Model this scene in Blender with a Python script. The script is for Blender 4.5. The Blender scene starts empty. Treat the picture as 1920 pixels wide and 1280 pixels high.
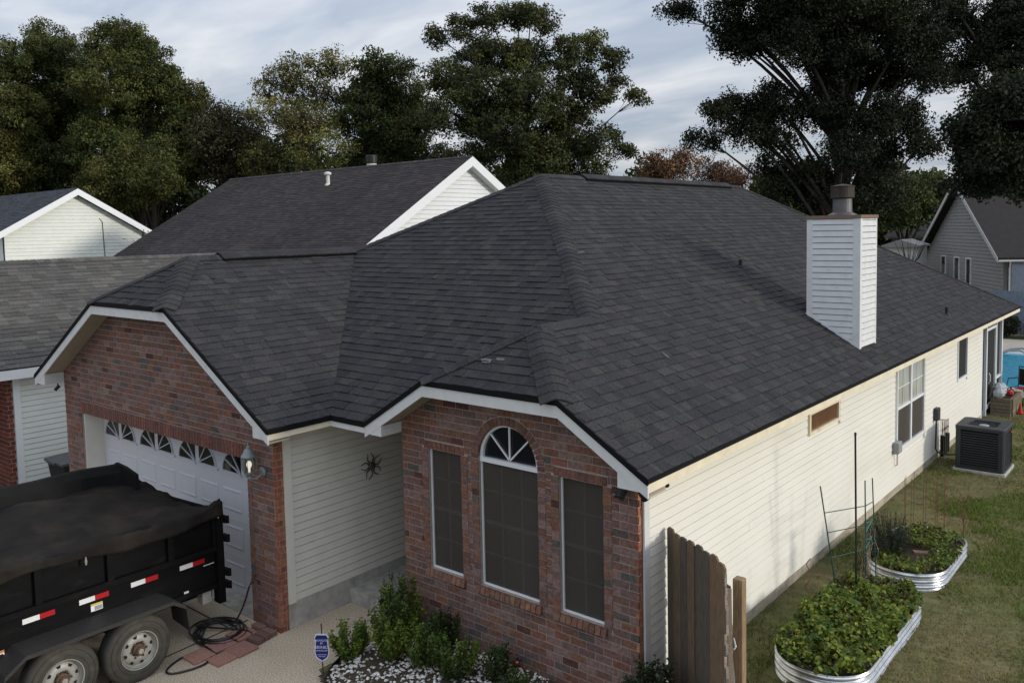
import bpy, math, random
import numpy as np
from mathutils import Vector, Matrix

R = random.Random(11)
NR = np.random.default_rng(11)
S = bpy.context.scene
COL = S.collection

# ------------------------------------------------------------------ camera, sky, sun, exposure
CAM = Vector((4.252, -6.884, 5.044))
c_r, c_u, c_f = Vector((.769164, .638732, -.020194)), Vector((-.030622, .068403, .997188)), Vector((-.638317, .766383, -.072172))
cd = bpy.data.cameras.new('camera')
cam = bpy.data.objects.new('camera', cd)
COL.objects.link(cam)
m = Matrix((c_r, c_u, -c_f)).transposed().to_4x4()
m.translation = CAM
cam.matrix_world = m
cd.sensor_width = 36
cd.lens = 36 * 1574.5 / 1920
cd.shift_x, cd.shift_y = -11.07 / 1920, -97.4 / 1920
cd.clip_start, cd.clip_end = .1, 5000
S.camera = cam

SUN_AZ, SUN_EL = math.radians(19), math.radians(15)      # azimuth from +X towards +Y
sun_dir = Vector((math.cos(SUN_AZ) * math.cos(SUN_EL), math.sin(SUN_AZ) * math.cos(SUN_EL), math.sin(SUN_EL)))
wd = bpy.data.worlds.new('World')
S.world = wd
wd.use_nodes = True
nt = wd.node_tree
nt.nodes.clear()
N = nt.nodes.new
wo, bg, sky = N('ShaderNodeOutputWorld'), N('ShaderNodeBackground'), N('ShaderNodeTexSky')
sky.sky_type = 'NISHITA'
sky.sun_disc = False
sky.sun_elevation = SUN_EL
sky.sun_rotation = math.pi / 2 - SUN_AZ
sky.air_density, sky.dust_density, sky.ozone_density = 1, 1.2, 1.5
tc, sep = N('ShaderNodeTexCoord'), N('ShaderNodeSeparateXYZ')
nt.links.new(tc.outputs['Generated'], sep.inputs[0])
zz = N('ShaderNodeMath'); zz.operation = 'MAXIMUM'; zz.inputs[1].default_value = 0
nt.links.new(sep.outputs['Z'], zz.inputs[0])
zp = N('ShaderNodeMath'); zp.operation = 'ADD'; zp.inputs[1].default_value = .16
nt.links.new(zz.outputs[0], zp.inputs[0])
dv = [N('ShaderNodeMath'), N('ShaderNodeMath')]
cmb = N('ShaderNodeCombineXYZ')
for i, k in enumerate('XY'):
    dv[i].operation = 'DIVIDE'
    nt.links.new(sep.outputs[k], dv[i].inputs[0])
    nt.links.new(zp.outputs[0], dv[i].inputs[1])
    nt.links.new(dv[i].outputs[0], cmb.inputs[i])
mp = N('ShaderNodeMapping')
mp.inputs['Rotation'].default_value = (0, 0, math.radians(-28))
mp.inputs['Scale'].default_value = (.62, 1.25, 1)
nt.links.new(cmb.outputs[0], mp.inputs[0])
n1 = N('ShaderNodeTexNoise'); n1.inputs['Scale'].default_value = 1.25; n1.inputs['Detail'].default_value = 9
n1.inputs['Roughness'].default_value = .56; n1.inputs['Distortion'].default_value = .5
nt.links.new(mp.outputs[0], n1.inputs['Vector'])
rp = N('ShaderNodeValToRGB')
rp.color_ramp.elements[0].position, rp.color_ramp.elements[1].position = .30, .66
rp.color_ramp.elements[0].color = (.30, .30, .30, 1)
rp.color_ramp.elements[1].color = (1, 1, 1, 1)
nt.links.new(n1.outputs['Fac'], rp.inputs[0])
n2 = N('ShaderNodeTexNoise'); n2.inputs['Scale'].default_value = 2.6; n2.inputs['Detail'].default_value = 7
n2.inputs['Distortion'].default_value = .4
nt.links.new(mp.outputs[0], n2.inputs['Vector'])
rc = N('ShaderNodeValToRGB')
rc.color_ramp.elements[0].position, rc.color_ramp.elements[1].position = .36, .64
rc.color_ramp.elements[0].color = (5.1, 5.6, 6.5, 1)
rc.color_ramp.elements[1].color = (8.5, 8.55, 8.7, 1)
nt.links.new(n2.outputs['Fac'], rc.inputs[0])
mx = N('ShaderNodeMix'); mx.data_type = 'RGBA'
nt.links.new(rp.outputs[0], mx.inputs['Factor'])
skm = N('ShaderNodeMix'); skm.data_type = 'RGBA'; skm.inputs['Factor'].default_value = .40
skm.inputs['B'].default_value = (4.2, 5.3, 7.4, 1)
nt.links.new(sky.outputs[0], skm.inputs['A'])
nt.links.new(skm.outputs['Result'], mx.inputs['A'])
nt.links.new(rc.outputs[0], mx.inputs['B'])
oc = N('ShaderNodeMath'); oc.operation = 'MULTIPLY_ADD'          # overcast law: brighter towards the zenith
oc.inputs[1].default_value, oc.inputs[2].default_value = 1.25, .80
nt.links.new(zz.outputs[0], oc.inputs[0])
om = N('ShaderNodeMix'); om.data_type = 'RGBA'; om.blend_type = 'MULTIPLY'; om.inputs['Factor'].default_value = 1
nt.links.new(mx.outputs['Result'], om.inputs['A'])
nt.links.new(oc.outputs[0], om.inputs['B'])
nt.links.new(om.outputs['Result'], bg.inputs['Color'])
bg.inputs['Strength'].default_value = .1
nt.links.new(bg.outputs[0], wo.inputs[0])

sl = bpy.data.lights.new('sun', 'SUN')
sl.energy, sl.angle, sl.color = 2.0, math.radians(8.0), (1, .94, .84)
so = bpy.data.objects.new('sun', sl)
so.rotation_euler = sun_dir.to_track_quat('Z', 'Y').to_euler()
so.location = (30, 10, 20)
COL.objects.link(so)
S.view_settings.view_transform = 'Standard'
S.view_settings.look = 'None'
S.view_settings.exposure = .05
S.view_settings.gamma = 1

# ------------------------------------------------------------------ helpers
def mat(name, base=(.5, .5, .5), rough=.7, attr=False, var=.15, vscale=5., bump=0., bscale=60., metal=0., spec=.3,
        tint=None, tscale=1.2, tpos=(.5, .7), trans=0., emit=0., stretch=None, alpha=1.):
    """base colour (or the piece's own 'col') times fine noise, optional second colour in blotches, bump."""
    M = bpy.data.materials.new(name)
    M.use_nodes = True
    t = M.node_tree
    b = t.nodes['Principled BSDF']
    n = t.nodes.new
    pos = n('ShaderNodeNewGeometry').outputs['Position']
    if stretch:
        mpn = n('ShaderNodeMapping'); mpn.inputs['Scale'].default_value = stretch
        t.links.new(pos, mpn.inputs[0]); pos = mpn.outputs[0]
    if attr:
        a = n('ShaderNodeAttribute'); a.attribute_name = 'col'; col = a.outputs['Color']
    else:
        c = n('ShaderNodeRGB'); c.outputs[0].default_value = (*base, 1); col = c.outputs[0]
    if tint:
        z = n('ShaderNodeTexNoise'); z.inputs['Scale'].default_value = tscale; z.inputs['Detail'].default_value = 6
        z.inputs['Roughness'].default_value = .65
        t.links.new(pos, z.inputs['Vector'])
        r = n('ShaderNodeMapRange'); r.inputs[1].default_value, r.inputs[2].default_value = tpos
        t.links.new(z.outputs['Fac'], r.inputs[0])
        x = n('ShaderNodeMix'); x.data_type = 'RGBA'; x.inputs['B'].default_value = (*tint, 1)
        t.links.new(r.outputs[0], x.inputs['Factor']); t.links.new(col, x.inputs['A']); col = x.outputs['Result']
    if var:
        z = n('ShaderNodeTexNoise'); z.inputs['Scale'].default_value = vscale; z.inputs['Detail'].default_value = 5
        t.links.new(pos, z.inputs['Vector'])
        r = n('ShaderNodeMapRange'); r.inputs[1].default_value, r.inputs[2].default_value = .25, .75
        r.inputs[3].default_value, r.inputs[4].default_value = 1 - var, 1 + var
        t.links.new(z.outputs['Fac'], r.inputs[0])
        x = n('ShaderNodeMix'); x.data_type = 'RGBA'; x.blend_type = 'MULTIPLY'; x.inputs['Factor'].default_value = 1
        t.links.new(col, x.inputs['A']); t.links.new(r.outputs[0], x.inputs['B']); col = x.outputs['Result']
    t.links.new(col, b.inputs['Base Color'])
    if bump:
        z = n('ShaderNodeTexNoise'); z.inputs['Scale'].default_value = bscale; z.inputs['Detail'].default_value = 4
        t.links.new(pos, z.inputs['Vector'])
        u = n('ShaderNodeBump'); u.inputs['Strength'].default_value = bump; u.inputs['Distance'].default_value = .01
        t.links.new(z.outputs['Fac'], u.inputs['Height']); t.links.new(u.outputs[0], b.inputs['Normal'])
    b.inputs['Roughness'].default_value = rough
    b.inputs['Metallic'].default_value = metal
    b.inputs['Specular IOR Level'].default_value = spec
    b.inputs['Alpha'].default_value = alpha
    if emit:
        t.links.new(col, b.inputs['Emission Color']); b.inputs['Emission Strength'].default_value = emit
    if trans:
        tr, ad = n('ShaderNodeBsdfTranslucent'), n('ShaderNodeMixShader')
        t.links.new(col, tr.inputs[0]); ad.inputs[0].default_value = trans
        t.links.new(b.outputs[0], ad.inputs[1]); t.links.new(tr.outputs[0], ad.inputs[2])
        t.links.new(ad.outputs[0], t.nodes['Material Output'].inputs[0])
    return M


def tag(o, label=None, cat=None, group=None, kind=None):
    for k, v in (('label', label), ('category', cat), ('group', group), ('kind', kind)):
        if v: o[k] = v
    return o


def link(o, parent=None):
    COL.objects.link(o)
    if parent is not None:
        o.parent = parent
        o.matrix_parent_inverse = Matrix.Translation(-parent.location)   # parts keep world coordinates (mesh parents sit at the origin)
    return o


def empty(name, loc, label, cat, group=None):
    o = bpy.data.objects.new(name, None)
    o.empty_display_size = .1
    o.location = loc
    COL.objects.link(o)
    return tag(o, label, cat, group)


def V3(*a): return np.array(a, float)
def unit(a):
    a = np.array(a, float); return a / np.linalg.norm(a)


class MB:
    def __init__(s): s.v, s.f, s.c = [], [], []
    def add(s, vs, fs, col=None):
        o = len(s.v); s.v += [tuple(map(float, p)) for p in vs]
        s.f += [tuple(i + o for i in f) for f in fs]; s.c += [col] * len(fs); return s
    def poly(s, vs, col=None): return s.add(vs, [tuple(range(len(vs)))], col)
    def box(s, x0, x1, y0, y1, z0, z1, col=None):
        return s.add([(x0, y0, z0), (x1, y0, z0), (x1, y1, z0), (x0, y1, z0), (x0, y0, z1), (x1, y0, z1), (x1, y1, z1), (x0, y1, z1)],
                     [(3, 2, 1, 0), (4, 5, 6, 7), (0, 1, 5, 4), (1, 2, 6, 5), (2, 3, 7, 6), (3, 0, 4, 7)], col)
    def beam(s, p0, p1, w, h, up=(0, 0, 1), col=None):
        p0, p1 = V3(*p0), V3(*p1); d = unit(p1 - p0); sd = unit(np.cross(d, up)); u = np.cross(sd, d)
        vs = [p + sd * a * w / 2 + u * b * h / 2 for p in (p0, p1) for a, b in ((-1, -1), (1, -1), (1, 1), (-1, 1))]
        return s.add(vs, [(0, 1, 2, 3), (7, 6, 5, 4), (0, 4, 5, 1), (1, 5, 6, 2), (2, 6, 7, 3), (3, 7, 4, 0)], col)
    def prism(s, pts, off, col=None):
        """ring of points extruded by off, both ends closed"""
        k = len(pts); off = V3(*off)
        vs = [V3(*p) for p in pts] + [V3(*p) + off for p in pts]
        return s.add(vs, [tuple(range(k))[::-1], tuple(range(k, 2 * k))] + [(i, (i + 1) % k, (i + 1) % k + k, i + k) for i in range(k)], col)
    def tube(s, path, r, n=6, closed=False, col=None):
        P = [V3(*p) for p in path]; k = len(P); vs = []
        rr = r if hasattr(r, '__len__') else [r] * k
        for i, p in enumerate(P):
            d = (P[(i + 1) % k] - P[i - 1]) if closed else P[min(i + 1, k - 1)] - P[max(i - 1, 0)]
            d = unit(d + 1e-9); a = unit(np.cross(d, (0, 0, 1) if abs(d[2]) < .9 else (1, 0, 0))); b = np.cross(d, a)
            vs += [p + (a * math.cos(2 * math.pi * j / n) + b * math.sin(2 * math.pi * j / n)) * rr[i] for j in range(n)]
        fs = [(i * n + j, i * n + (j + 1) % n, ((i + 1) % k) * n + (j + 1) % n, ((i + 1) % k) * n + j)
              for i in range(k if closed else k - 1) for j in range(n)]
        if not closed: fs += [tuple(range(n))[::-1], tuple(range((k - 1) * n, k * n))]
        return s.add(vs, fs, col)
    def lathe(s, prof, c, n=16, axis='z', col=None, cap=True):
        vs = []
        for r_, h in prof:
            for j in range(n):
                a = 2 * math.pi * j / n; x, y = r_ * math.cos(a), r_ * math.sin(a)
                vs.append({'z': (c[0] + x, c[1] + y, c[2] + h), 'x': (c[0] + h, c[1] + x, c[2] + y), 'y': (c[0] + y, c[1] + h, c[2] + x)}[axis])
        k = len(prof)
        fs = [(i * n + j, i * n + (j + 1) % n, (i + 1) * n + (j + 1) % n, (i + 1) * n + j) for i in range(k - 1) for j in range(n)]
        if cap: fs += [tuple(range(n))[::-1], tuple(range((k - 1) * n, k * n))]
        return s.add(vs, fs, col)
    def build(s, name, mt, parent=None, smooth=False, bevel=0):
        me = bpy.data.meshes.new(name)
        me.from_pydata(s.v, [], s.f)
        if any(c is not None for c in s.c):
            at = me.color_attributes.new('col', 'FLOAT_COLOR', 'CORNER')
            L = [len(f) for f in s.f]
            cc = np.array([(c if c is not None else (.5, .5, .5)) for c in s.c], float)
            arr = np.ones((sum(L), 4)); arr[:, :3] = np.repeat(cc, L, axis=0)
            at.data.foreach_set('color', arr.ravel())
        if mt is not None: me.materials.append(mt)
        if smooth: me.polygons.foreach_set('use_smooth', [True] * len(me.polygons))
        me.update()
        o = link(bpy.data.objects.new(name, me), parent)
        if bevel:
            b = o.modifiers.new('bevel', 'BEVEL'); b.width = bevel; b.segments = 2; b.limit_method = 'ANGLE'
        return o


def clip(poly, nx, ny, k):
    """keep nx*u+ny*v <= k"""
    out = []
    for i in range(len(poly)):
        a, b = poly[i], poly[(i + 1) % len(poly)]
        da, db = nx * a[0] + ny * a[1] - k, nx * b[0] + ny * b[1] - k
        if da <= 0: out.append(a)
        if (da < 0 < db) or (db < 0 < da):
            t = da / (da - db); out.append((a[0] + t * (b[0] - a[0]), a[1] + t * (b[1] - a[1])))
    return out


def clip_convex(poly, region):
    """region counter-clockwise"""
    for i in range(len(region)):
        a, b = region[i], region[(i + 1) % len(region)]
        nx, ny = b[1] - a[1], a[0] - b[0]
        poly = clip(poly, nx, ny, nx * a[0] + ny * a[1])
        if len(poly) < 3: return []
    return poly


def ccw(p):
    return p if sum(p[i - 1][0] * p[i][1] - p[i][0] * p[i - 1][1] for i in range(len(p))) > 0 else p[::-1]


def area(p): return abs(sum(p[i - 1][0] * p[i][1] - p[i][0] * p[i - 1][1] for i in range(len(p)))) / 2


class Frame:
    def __init__(s, O, U, Vv):
        s.O, s.U, s.V = V3(*O), unit(U), unit(Vv); s.N = unit(np.cross(s.U, s.V))
    def p(s, u, v, w=0): return s.O + s.U * u + s.V * v + s.N * w
    def uv(s, P): d = V3(*P) - s.O; return float(d @ s.U), float(d @ s.V)


def plate(fr, poly, v0, v1, w0, w1, wb):
    poly = ccw(poly)
    k = len(poly)
    w = lambda v: w0 + (w1 - w0) * (v - v0) / (v1 - v0)
    vs = [fr.p(u, v, w(v)) for u, v in poly] + [fr.p(u, v, wb) for u, v in poly]
    return vs, [tuple(range(k))] + [(i + k, (i + 1) % k + k, (i + 1) % k, i) for i in range(k)]


def score(vs):
    c = Vector(tuple(np.mean(vs, axis=0))) - CAM
    d = c.dot(c_f)
    if d < .5: return 0
    x, y = 971 + 1574.5 * c.dot(c_r) / d, 542.6 - 1574.5 * c.dot(c_u) / d
    if not (0 < x < 1920 and 0 < y < 1280): return 0
    a = V3(*vs[0]); ar = 0
    k = len(vs) // 2
    for i in range(1, k - 1): ar += np.cross(vs[i] - a, vs[i + 1] - a) / 2
    return abs(float(np.array(ar) @ np.array(c))) / c.length ** 3


def emit(pieces, name, rest, parent, mt, n=300):
    """the n pieces that show largest become objects, the others one mesh"""
    pieces = sorted(pieces, key=lambda p: -score(p[0]))
    for vs, fs, col in pieces[:n]: MB().add(vs, fs, col).build(name, mt, parent)
    if len(pieces) > n:
        b = MB()
        for vs, fs, col in pieces[n:]: b.add(vs, fs, col)
        tag(b.build(rest, mt, parent), kind='stuff')


def jit(c, a=.1, b=.04):
    k = 1 + R.uniform(-a, a); return tuple(max(.003, x * k * (1 + R.uniform(-b, b))) for x in c)


def siding(parent, fr, u0, u1, v0, v1, mt, openings=(), exp=.1, region=None, name='siding_board', slot=None, joint=0):
    v = v0
    while v < v1 - .01:
        t = min(v + exp, v1); segs = [(u0, u1)]
        for a, b, c, d in openings:
            if d > v + .02 and c < t - .02:
                segs = [q for s0, s1 in segs for q in ((s0, min(s1, a)), (max(s0, b), s1)) if q[1] - q[0] > .01]
        if joint:                                        # butt joints staggered from course to course
            o_ = R.uniform(.3, 1) * joint; ns_ = []
            for s0, s1 in segs:
                c_ = s0
                while c_ < s1 - .3:
                    e_ = min(s1, c_ + (o_ if c_ == s0 else joint)); e_ = s1 if s1 - e_ < .4 else e_
                    ns_.append((c_, e_ - (.0025 if e_ < s1 else 0))); c_ = e_
                if not ns_ or ns_[-1][1] < s1 - .01: ns_.append((c_, s1))
            segs = ns_
        for s0, s1 in segs:
            sl0 = slot or .011
            po = [(s0, v), (s1, v), (s1, t - sl0), (s0, t - sl0)]
            if region: po = clip_convex(po, region)
            if len(po) > 2 and area(po) > .001:
                vs, fs = plate(fr, po, v, v + exp, .020 + R.uniform(-.001, .001), .010, -.012)
                MB().add(vs, fs).build(name, mt, parent)
        v += exp


def bricks(fr, region, openings, col_fn, L=.212, H=.0855, j=.011, circles=(), start=0.):
    out = []
    us, vs_ = [p[0] for p in region], [p[1] for p in region]
    v, row = start, 0
    while v < max(vs_):
        u = min(us) - L * (.5 if row % 2 else 0) - .02
        while u < max(us):
            rects = [(u, u + L - j, v, v + H - j)]
            for a, b, c, d in openings:
                nr = []
                for r0, r1, r2, r3 in rects:
                    if r1 <= a or r0 >= b or r3 <= c or r2 >= d: nr.append((r0, r1, r2, r3)); continue
                    if r0 < a: nr.append((r0, a, r2, r3))
                    if r1 > b: nr.append((b, r1, r2, r3))
                    m0, m1 = max(r0, a), min(r1, b)
                    if r2 < c: nr.append((m0, m1, r2, c))
                    if r3 > d: nr.append((m0, m1, d, r3))
                rects = nr
            cc = col_fn()
            for r0, r1, r2, r3 in rects:
                po = clip_convex([(r0, r2), (r1, r2), (r1, r3), (r0, r3)], region)
                for cx, cy, cr in circles:
                    if len(po) > 2 and cy < max(p[1] for p in po) + .01:
                        mx_, my_ = sum(p[0] for p in po) / len(po) - cx, sum(p[1] for p in po) / len(po) - cy
                        q = math.hypot(mx_, my_)
                        if q > 1e-4: po = clip(po, -mx_ / q, -my_ / q, -(mx_ * cx + my_ * cy) / q - cr)
                if len(po) > 2 and area(po) > .0008:
                    w = .004 + R.uniform(-.0015, .0025)
                    a, b = plate(fr, po, v, v + H, w, w + R.uniform(-.0015, .0015), -.03)
                    out.append((a, b, cc))
            u += L
        v += H; row += 1
    return out


def shingles(plan, zf, eave_dir, up_dir, origin, cols, exp=.138, wid=(.07, .25), hi=(.006, .019), over=.012, tabs=None):
    """plan: list of convex pieces [(x,y)..] on the plane zf; returns pieces"""
    e = unit((*eave_dir, 0))
    o = V3(origin[0], origin[1], zf(*origin))
    q = (origin[0] + up_dir[0], origin[1] + up_dir[1])
    g = unit((up_dir[0], up_dir[1], zf(*q) - o[2]))
    fr = Frame(o, e, g)
    if fr.N[2] < 0: fr = Frame(o, -e, g)
    regs = [ccw([fr.uv((x, y, zf(x, y))) for x, y in pc]) for pc in plan]
    allu, allv = [p[0] for r_ in regs for p in r_], [p[1] for r_ in regs for p in r_]
    out, v = [], min(allv)
    first = True
    while v < max(allv):
        u = min(allu) - R.uniform(0, .3)
        while u < max(allu):
            w = R.uniform(*wid) if tabs is None else tabs
            rc_ = [(u, v), (u + w - .0012, v), (u + w - .0012, v + exp + .006), (u, v + exp + .006)]
            cc = R.choice(cols); cc = jit(cc, .10, .02)
            h = R.uniform(*hi)
            for rg in regs:
                po = clip_convex(rc_, rg)
                if len(po) > 2 and area(po) > .0004:
                    a, b = plate(fr, po, v, v + exp, h, .003, -.006)
                    out.append((a, b, cc))
            u += w
        v += exp
    return out, fr


def caps(p0, p1, d1, d2, parent, mt, cols, width=.145, step=.135, name='ridge_cap', lift=.012):
    """bent cap shingles from p0 up to p1, each overlapping the next; d1, d2 downslope directions of both sides"""
    p0, p1 = V3(*p0), V3(*p1); L = np.linalg.norm(p1 - p0); d = (p1 - p0) / L
    d1, d2 = unit(d1), unit(d2)
    n1, n2 = np.cross(d1, d), np.cross(d2, d)
    n1 = n1 if n1[2] > 0 else -n1; n2 = n2 if n2[2] > 0 else -n2
    nm = unit(n1 + n2)
    k = max(1, int(L / step))
    for i in range(k):
        a, b = p0 + d * (i * L / k - .01), p0 + d * min(L + .02, (i + 1) * L / k + .04)
        lo, hi = lift + .016, lift + .006
        w = width * R.uniform(.96, 1.04)
        ring = []
        for q, h in ((a, lo), (b, hi)):
            for t in (0, .016):
                ring += [q + d1 * w + n1 * (h - t), q + d1 * w * .3 + n1 * h * 1.02 + nm * (.003 - t), q + nm * (h - t - .004), q + d2 * w * .3 + n2 * h * 1.02 + nm * (.003 - t), q + d2 * w + n2 * (h - t)]
        f = []
        for j in range(4):
            f += [(j, j + 1, j + 11, j + 10), (j + 5, j + 6, j + 1, j), (j + 10, j + 11, j + 16, j + 15)]
        f += [(0, 10, 15, 5), (4, 9, 19, 14)]
        MB().add(ring, f, jit(R.choice(cols), .12, .02)).build(name, mt, parent)


def leaves(name, C, size, col, mt, parent, seed=0, aspect=.55, up=.25, bend=.25, round_=False, bias=None):
    """one mesh of leaf-sized faces at centres C (n,3)"""
    g = np.random.default_rng(seed)
    n = len(C)
    nr = g.normal(size=(n, 3)); nr[:, 2] += up * 2
    if bias is not None: nr = nr * .8 + bias * .9
    nr /= np.linalg.norm(nr, axis=1)[:, None]
    t = g.normal(size=(n, 3)); t -= (t * nr).sum(1)[:, None] * nr; t /= np.linalg.norm(t, axis=1)[:, None]
    b = np.cross(nr, t)
    s = (np.asarray(size) * g.uniform(.6, 1.35, n))[:, None]
    if round_:
        k = 6
        P = [C + s * (t * math.cos(a) + b * math.sin(a)) + nr * s * (.25 if j % 2 else 0) for j, a in enumerate(np.linspace(0, 2 * math.pi, k, endpoint=False))]
    else:
        k = 4
        P = [C - t * s * .5, C + b * s * aspect * .5 + nr * s * bend * .3, C + t * s * .5 - nr * s * bend, C - b * s * aspect * .5 + nr * s * bend * .3]
    v = np.stack(P, 1).reshape(-1, 3)
    me = bpy.data.meshes.new(name)
    me.vertices.add(len(v)); me.vertices.foreach_set('co', v.ravel())
    me.loops.add(n * k); me.loops.foreach_set('vertex_index', np.arange(n * k, dtype=np.int32))
    me.polygons.add(n); me.polygons.foreach_set('loop_start', np.arange(0, n * k, k, dtype=np.int32))
    me.polygons.foreach_set('loop_total', np.full(n, k, np.int32))
    me.update(calc_edges=True)
    at = me.color_attributes.new('col', 'FLOAT_COLOR', 'CORNER')
    cc = np.ones((n, k, 4)); cc[:, :, :3] = col[:, None, :]
    at.data.foreach_set('color', cc.ravel())
    me.materials.append(mt)
    return link(bpy.data.objects.new(name, me), parent)


# ------------------------------------------------------------------ materials
M_brick = mat('brick', attr=True, rough=.9, var=.42, vscale=26, bump=.5, bscale=160, spec=.2)
M_mortar = mat('mortar', (.33, .285, .255), .95, var=.2, vscale=18, bump=.3)
M_shingle = mat('asphalt_shingle', attr=True, rough=.93, var=.5, vscale=48, bump=.5, bscale=160, spec=.2)
M_old = mat('weathered_shingle', attr=True, rough=.95, var=.3, vscale=120, bump=.3, bscale=220, spec=.15, tint=(.022, .02, .021), tscale=.35, tpos=(.45, .75), stretch=(1, .22, .22))
M_deck = mat('roof_deck', (.03, .03, .032), .95)
M_drip = mat('black_drip_edge', (.006, .006, .007), .75, var=.1, spec=.15)
M_trim = mat('white_trim', (.62, .625, .62), .6, var=.07, vscale=9, bump=.05, tint=(.50, .42, .30), tscale=3.5, tpos=(.62, .85))
M_sunlit_cream = mat('sunlit_cream_fascia', (.74, .66, .50), .6, var=.1, vscale=7, tint=(.52, .42, .28), tscale=3, tpos=(.58, .8))  # same fascia paint as white_trim, with the sun's warmth put into the colour
M_soffit = mat('soffit', (.36, .31, .23), .75, var=.1)
M_side = mat('white_vinyl_siding', (.76, .74, .67), .5, var=.04, vscale=2, spec=.35, tint=(.68, .64, .54), tscale=.8, tpos=(.55, .9), stretch=(1, .6, 1.6))
M_side2 = mat('grey_white_vinyl_siding', (.72, .70, .62), .55, var=.06, vscale=4, spec=.3)
M_side3 = mat('neighbour_white_siding', (.70, .72, .68), .55, var=.05, vscale=3)
M_greyside = mat('grey_siding', (.30, .295, .29), .7, var=.1)
M_conc = mat('concrete', (.43, .415, .38), .9, var=.22, vscale=9, bump=.25, bscale=70, tint=(.17, .155, .13), tscale=1.7, tpos=(.48, .8))
M_drive = mat('exposed_aggregate', (.52, .44, .335), .9, var=.6, vscale=62, bump=.5, bscale=120, tint=(.42, .34, .25), tscale=.9, tpos=(.45, .8))
M_glass = mat('dark_glass', (.012, .014, .016), .06, var=0, spec=.6)
M_screen = mat('solar_screen', (.088, .079, .069), .8, var=.12, vscale=2.5, spec=.15, stretch=(1, 1, .25), alpha=.60)
M_frame = mat('white_window_frame', (.74, .76, .78), .45, var=.03)
M_munt = mat('window_muntin', (.62, .60, .56), .6, var=.05)
M_door = mat('garage_door_white', (.55, .56, .60), .5, var=.07, vscale=22, bump=.12, bscale=45, stretch=(1, 1, 6))
M_black = mat('black_painted_steel', (.0055, .0055, .006), .62, var=.3, vscale=8, spec=.10, tint=(.020, .017, .015), tscale=5, tpos=(.58, .85), stretch=(1, .5, 1.6), bump=.08, bscale=5)
M_tarp = mat('mesh_tarp', (.017, .0155, .0145), .92, var=.35, vscale=3, bump=.35, bscale=30, spec=.1, tint=(.042, .032, .024), tscale=1.3, tpos=(.45, .8))
M_tarpk = mat('black_vinyl_cover', (.010, .010, .010), .75, var=.3, vscale=4, bump=.3, bscale=8, spec=.15)
M_tyre = mat('tyre_rubber', (.055, .052, .045), .9, var=.2, vscale=14, tint=(.10, .088, .066), tscale=5, tpos=(.5, .85))
M_rim = mat('wheel_rim', (.34, .34, .31), .5, var=.15, vscale=12, metal=.2, tint=(.2, .16, .12), tscale=8, tpos=(.55, .8))
M_rust = mat('rusty_hub', (.11, .07, .045), .85, var=.3, vscale=40)
M_white = mat('reflective_white', (.80, .80, .80), .4, var=.03)
M_red = mat('reflective_red', (.42, .012, .018), .4, var=.05)
M_yellow = mat('yellow_label', (.62, .50, .06), .5, var=.05)
M_hose = mat('black_hose', (.014, .014, .015), .35, var=.1, spec=.5)
M_paver = mat('red_paver', attr=True, rough=.9, var=.2, vscale=25, bump=.3)
M_ac = mat('dark_grey_metal', (.030, .034, .040), .45, var=.15, vscale=6, spec=.4)
M_acin = mat('black_coil', (.008, .008, .009), .8)
M_galv = mat('galvanised_steel', (.62, .64, .66), .3, var=.18, vscale=12, metal=.9, tint=(.30, .30, .29), tscale=4, tpos=(.5, .8))
M_grey = mat('grey_enclosure', (.30, .31, .31), .5, var=.08)
M_pipe = mat('pale_pipe', (.50, .44, .40), .5, var=.15, vscale=20)
M_wood = mat('weathered_fence_wood', attr=True, rough=.9, var=.35, vscale=14, bump=.3, bscale=40, stretch=(6, 6, .6), spec=.15)
M_soil = mat('soil', (.055, .042, .028), .98, var=.4, vscale=20, bump=.6, bscale=40)
M_stone = mat('white_marble_chip', attr=True, rough=.75, var=.15, vscale=40)
M_leaf = mat('leaf', attr=True, rough=.6, var=.0, trans=.25, spec=.25)
M_tree = mat('tree_leaf', attr=True, rough=.65, var=.3, vscale=.55, trans=.15, spec=.2)
M_bark = mat('bark', (.045, .038, .031), .95, var=.35, vscale=4, bump=.6, bscale=9)
M_lawn = mat('lawn_soil', (.145, .125, .058), .98, var=.35, vscale=6, bump=.5, bscale=30, tint=(.085, .105, .03), tscale=.5, tpos=(.4, .65))
M_grassb = mat('grass_blade', attr=True, rough=.75, var=0, trans=.2, spec=.15)
M_ground = mat('far_ground', (.10, .10, .05), .98, var=.3, vscale=.3)
M_navy = mat('sign_navy', (.010, .018, .16), .45, var=.03)
M_ink = mat('sign_white', (.72, .72, .80), .5, var=0)
M_smoke = mat('smoked_lamp_glass', (.06, .058, .035), .06, var=0, spec=.7, alpha=.38)
M_bulb = mat('lit_bulb', (1, .93, .8), .4, var=0, emit=1.0)
M_lamp = mat('verdigris_lamp_metal', (.24, .27, .29), .55, var=.3, vscale=60, metal=.4)
M_flue = mat('galvanised_flue', (.13, .13, .135), .5, var=.2, vscale=9, metal=.5, tint=(.12, .08, .055), tscale=5, tpos=(.55, .8))
M_fluecap = mat('rusted_flue_cap', (.045, .036, .030), .65, var=.45, vscale=12, metal=.3, tint=(.13, .06, .03), tscale=6, tpos=(.55, .8), stretch=(1, 1, .3))
M_rustcap = mat('rusting_chimney_cap', (.16, .13, .11), .7, var=.2, vscale=12, tint=(.30, .11, .03), tscale=5, tpos=(.45, .65))
M_pool = mat('pool_water', (.05, .33, .48), .08, var=.2, vscale=6, bump=.15, bscale=6, spec=.5)
M_blue = mat('blue_grey_boards', (.16, .19, .25), .8, var=.15)
M_screenb = mat('black_insect_screen', (.014, .014, .014), .8, var=.1)
M_rose = mat('pink_petal', (.55, .09, .12), .6, var=.1)
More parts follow.
